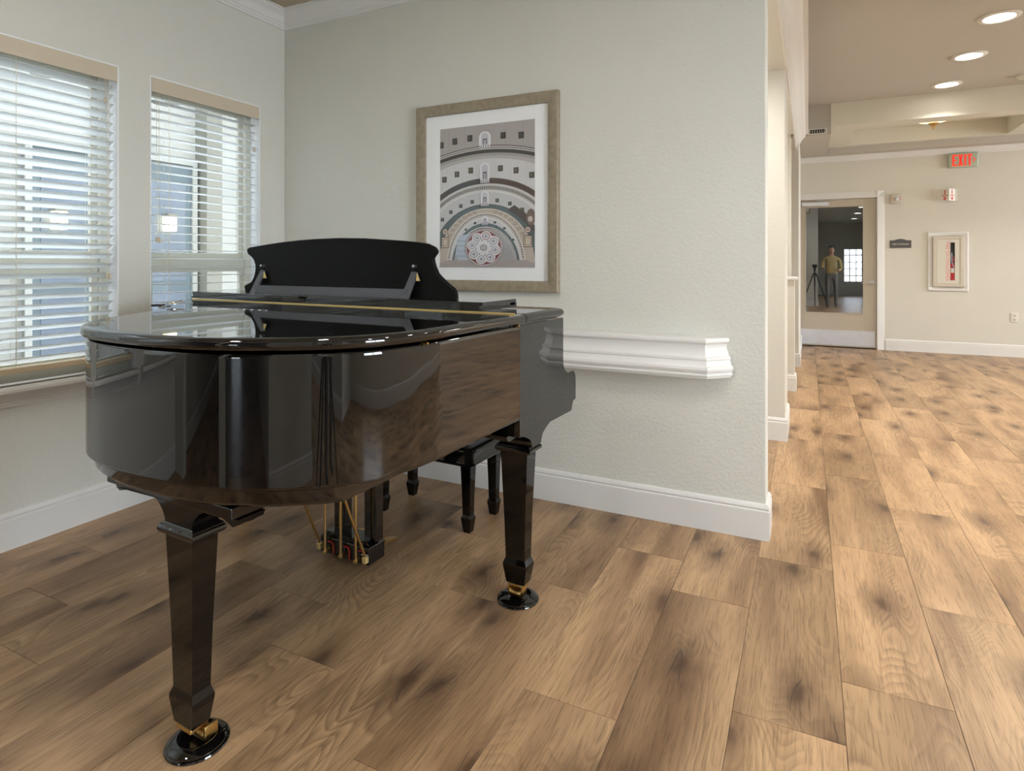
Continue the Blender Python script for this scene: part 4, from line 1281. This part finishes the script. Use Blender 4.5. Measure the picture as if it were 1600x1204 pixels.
# vent grille on the soffit face
t = thing('vent_grille', 'small white air vent with dark slots near the hall crown', 'vent', (.095, YS, 2.742))
bm = B()
for x0, x1, z0, z1 in ((-.10, -.085, -.032, .032), (.085, .10, -.032, .032), (-.085, .085, -.032, -.024), (-.085, .085, .024, .032)): box(bm, x0, x1, -.010, -.0005, z0, z1)
ob('vent_frame', bm, PLASTIC, t)
bm = B(); box(bm, -.085, .085, -.003, -.0006, -.024, .024); ob('duct', bm, DUCTDARK, t)  # dark plate standing for the shaded hollow behind the slats
for i in range(7):
    bm = B(); box(bm, -.076 + i * .025 - .003, -.076 + i * .025 + .003, -.009, -.0035, -.024, .024); ob('slat', bm, PLASTIC, t)

# recessed lights in the hall and room ceilings
def downlight(x, y, zc, label, first=[None]):
    t = thing('downlight', label, 'ceiling light', (x, y, zc), group='recessed ceiling lights')
    bm = B(); lathe(bm, [(.098, -.0008), (.135, -.0008), (.136, -.004), (.128, -.010), (.100, -.012), (.098, -.008)], seg=40); bm.faces.ensure_lookup_table()
    ob('trim_ring', bm, PLASTIC, t, smooth=40)
    bm = B(); lathe(bm, [(.001, -.0065), (.0975, -.0065), (.0975, -.0045), (.001, -.0045)], seg=32); ob('lens', bm, LENS, t)
    return t


for i, y in enumerate(HALL_Y):
    lb = {5.70: 'nearest of the three round recessed lights in the hall ceiling', 6.65: 'middle of the three round recessed lights in the hall ceiling', 7.62: 'round recessed light in the hall ceiling closest to the exit sign'}.get(y, 'round recessed light in the hall ceiling out of view')
    downlight(1.29, y, ZH, lb)
for x, y in ROOM_XY: downlight(x, y, ZC, 'unseen round recessed light in the piano room ceiling above the viewer')
for x, y in [(-.55, 3.75), (-.55, 5.6)]: downlight(x, y, 2.5, 'unseen recessed light added inside the side openings of the hall to brighten the pier')
for x, y in SIDE_XY: downlight(x, y, ZH, 'round recessed light along the right of the hall, out of view')
t = thing('smoke_detector', 'small round white smoke detector cut by the picture edge', 'detector', (1.93, 7.60, ZH))
bm = B(); lathe(bm, [(.075, -.0006), (.076, -.012), (.060, -.030), (.03, -.036), (.001, -.036)], seg=28); ob('housing', bm, PLASTIC, t, smooth=40)
bm = B(); lathe(bm, [(.001, -.040), (.018, -.0395), (.02, -.0365)], seg=16); ob('sensor', bm, STROBE, t, smooth=40)

# pendant bowl in the tray
t = thing('bowl_light', 'lit glass bowl ceiling light with a brass finial in the tray', 'ceiling light', (1.35, 8.75, 3.02))
bm = B(); lathe(bm, [(.10, -.0408), (.10, -.046), (.03, -.052), (.012, -.058), (.012, -.12), (.001, -.121)], seg=24); ob('canopy', bm, BRASS, t, smooth=40)
bm = B(); lathe(bm, [(.001, -.150), (.08, -.142), (.15, -.122), (.205, -.096), (.212, -.085), (.205, -.088), (.15, -.114), (.08, -.134), (.001, -.141)], seg=36)
BOWL = mat('alabaster_glass', (0.95, 0.85, 0.62), 0.4, emit=(1.0, 0.78, 0.42), estr=1.3)
ob('bowl', bm, BOWL, t, smooth=40)
bm = B(); lathe(bm, [(.002, -.222), (.008, -.216), (.012, -.205), (.008, -.195), (.020, -.185), (.024, -.175), (.05, -.160), (.06, -.152), (.058, -.148), (.001, -.151)], seg=20); ob('finial', bm, BRASS, t, smooth=40)
bm = B()
for k in range(3):
    a = radians(20 + 120 * k); tube(bm, [(.01 * cos(a), .01 * sin(a), -.11), (.14 * cos(a), .14 * sin(a), -.075), (.214 * cos(a), .214 * sin(a), -.082), (.225 * cos(a), .225 * sin(a), -.09)], .006, 6)
ob('arms', bm, BRASS, t)

# ------------------------------------------------------------------ photographer and tripod (mirrored in the door glass and the lacquer)
t = thing('camera_tripod', 'black camera on a tripod mirrored in the door glass', 'tripod', (0, -.12, 0))
bm = B(); box(bm, -.065, .065, -.055, .015, 1.165, 1.245, .01); lathe(bm, [(.03, 0), (.034, .02), (.034, .05), (.03, .055)], 0, .015, 1.2, 18, 'y'); ob('camera_body', bm, MATTE_BLACK, t, smooth=40)
bm = B(); lathe(bm, [(.02, .62), (.02, 1.05), (.035, 1.06), (.035, 1.10), (.02, 1.11), (.045, 1.15), (.045, 1.164)], seg=14); ob('column', bm, MATTE_BLACK, t, smooth=40)
for k in range(3):
    a = radians(-90 + 120 * k); bm = B()
    tube(bm, [(.03 * cos(a), .03 * sin(a), 1.0), (.22 * cos(a), .22 * sin(a), .5), (.40 * cos(a), .40 * sin(a), .006)], [.017, .014, .010], 8); ob('leg', bm, MATTE_BLACK, t)


def skin(name, verts, edges, radii, root, material, parent, sub=2):
    me = bpy.data.meshes.new(name); me.from_pydata(verts, edges, [])
    o = bpy.data.objects.new(name, me); COL.objects.link(o)
    o.modifiers.new('s', 'SKIN'); sv = me.skin_vertices[0].data
    for i, r in enumerate(radii): sv[i].radius = (r, r) if not isinstance(r, tuple) else r
    sv[root].use_root = True
    if sub:
        m = o.modifiers.new('u', 'SUBSURF'); m.levels = sub; m.render_levels = sub
    bpy.context.view_layer.update()
    me2 = bpy.data.meshes.new_from_object(o.evaluated_get(bpy.context.evaluated_depsgraph_get()))
    bpy.data.objects.remove(o); bpy.data.meshes.remove(me)
    me2.name = name; me2.materials.clear(); me2.materials.append(material)
    for p_ in me2.polygons: p_.use_smooth = True
    q = bpy.data.objects.new(name, me2); COL.objects.link(q); q.parent = parent
    return q


man = thing('person', 'person in a tan shirt standing behind the tripod, mirrored in door glass', 'person', (.44, -.47, 0))
V = [(0, 0, .95), (0, 0, 1.10), (0, 0, 1.28), (0, .01, 1.42), (0, .02, 1.50), (0, .03, 1.57),
     (.10, 0, .90), (.11, .02, .50), (.11, -.01, .10), (.12, .10, .035), (-.10, 0, .90), (-.11, .02, .50), (-.11, -.01, .10), (-.12, .10, .035),
     (.19, .01, 1.40), (.25, .02, 1.14), (.17, .20, 1.06), (-.19, .01, 1.40), (-.25, .04, 1.14), (-.24, .26, 1.16)]
ED = [(0, 1), (1, 2), (2, 3), (3, 4), (4, 5), (0, 6), (6, 7), (7, 8), (8, 9), (0, 10), (10, 11), (11, 12), (12, 13), (3, 14), (14, 15), (15, 16), (3, 17), (17, 18), (18, 19)]
RD = [(.15, .11), (.15, .11), (.17, .12), (.14, .09), .055, .055, .09, .062, .045, .04, .09, .062, .045, .04, .065, .045, .034, .065, .045, .034]
body = skin('body', V, ED, RD, 0, CLOTH_T, man)
body.data.materials.append(CLOTH_P); body.data.materials.append(SKIN)
for p_ in body.data.polygons:
    zz = p_.center.z; xx = abs(p_.center.x); yy = p_.center.y
    p_.material_index = 1 if zz < .98 and not (xx > .16 and yy > .1) else 0
    if zz > 1.50: p_.material_index = 2
bm = B()
bmesh.ops.create_uvsphere(bm, u_segments=20, v_segments=14, radius=1)
for v in bm.verts:
    v.co.x *= .075; v.co.y *= .095; v.co.z *= .115
    if v.co.y > .07 and abs(v.co.x) < .02 and -.03 < v.co.z < .02: v.co.y += .018
    v.co += Vector((0, .045, 1.66))
ob('head', bm, SKIN, man, smooth=60)
bm = B()
bmesh.ops.create_uvsphere(bm, u_segments=18, v_segments=12, radius=1)
for v in bm.verts: v.co.x *= .080; v.co.y *= .092; v.co.z *= .085
for v in bm.verts: v.co += Vector((0, .028, 1.705))
ob('hair', bm, HAIR, man, smooth=60)
for sx, px_, py_, pz_ in ((1, .165, .22, 1.06), (-1, -.24, .28, 1.165)):
    hv = [(px_, py_, pz_), (px_ - sx * .01, py_ + .06, pz_)]; he = [(0, 1)]; hr = [.028, .034]
    for f in range(4):
        b0 = len(hv); ox = (f - 1.5) * .019
        hv += [(px_ - sx * .01 + ox, py_ + .09, pz_ + .004), (px_ - sx * .01 + ox, py_ + .125 - abs(f - 1.5) * .006, pz_ - .012)]; he += [(1, b0), (b0, b0 + 1)]; hr += [.0095, .008]
    b0 = len(hv); hv += [(px_ - sx * .05, py_ + .045, pz_ + .006), (px_ - sx * .065, py_ + .075, pz_)]; he += [(0, b0), (b0, b0 + 1)]; hr += [.012, .009]
    skin('hand', hv, he, hr, 0, SKIN, man, 1)
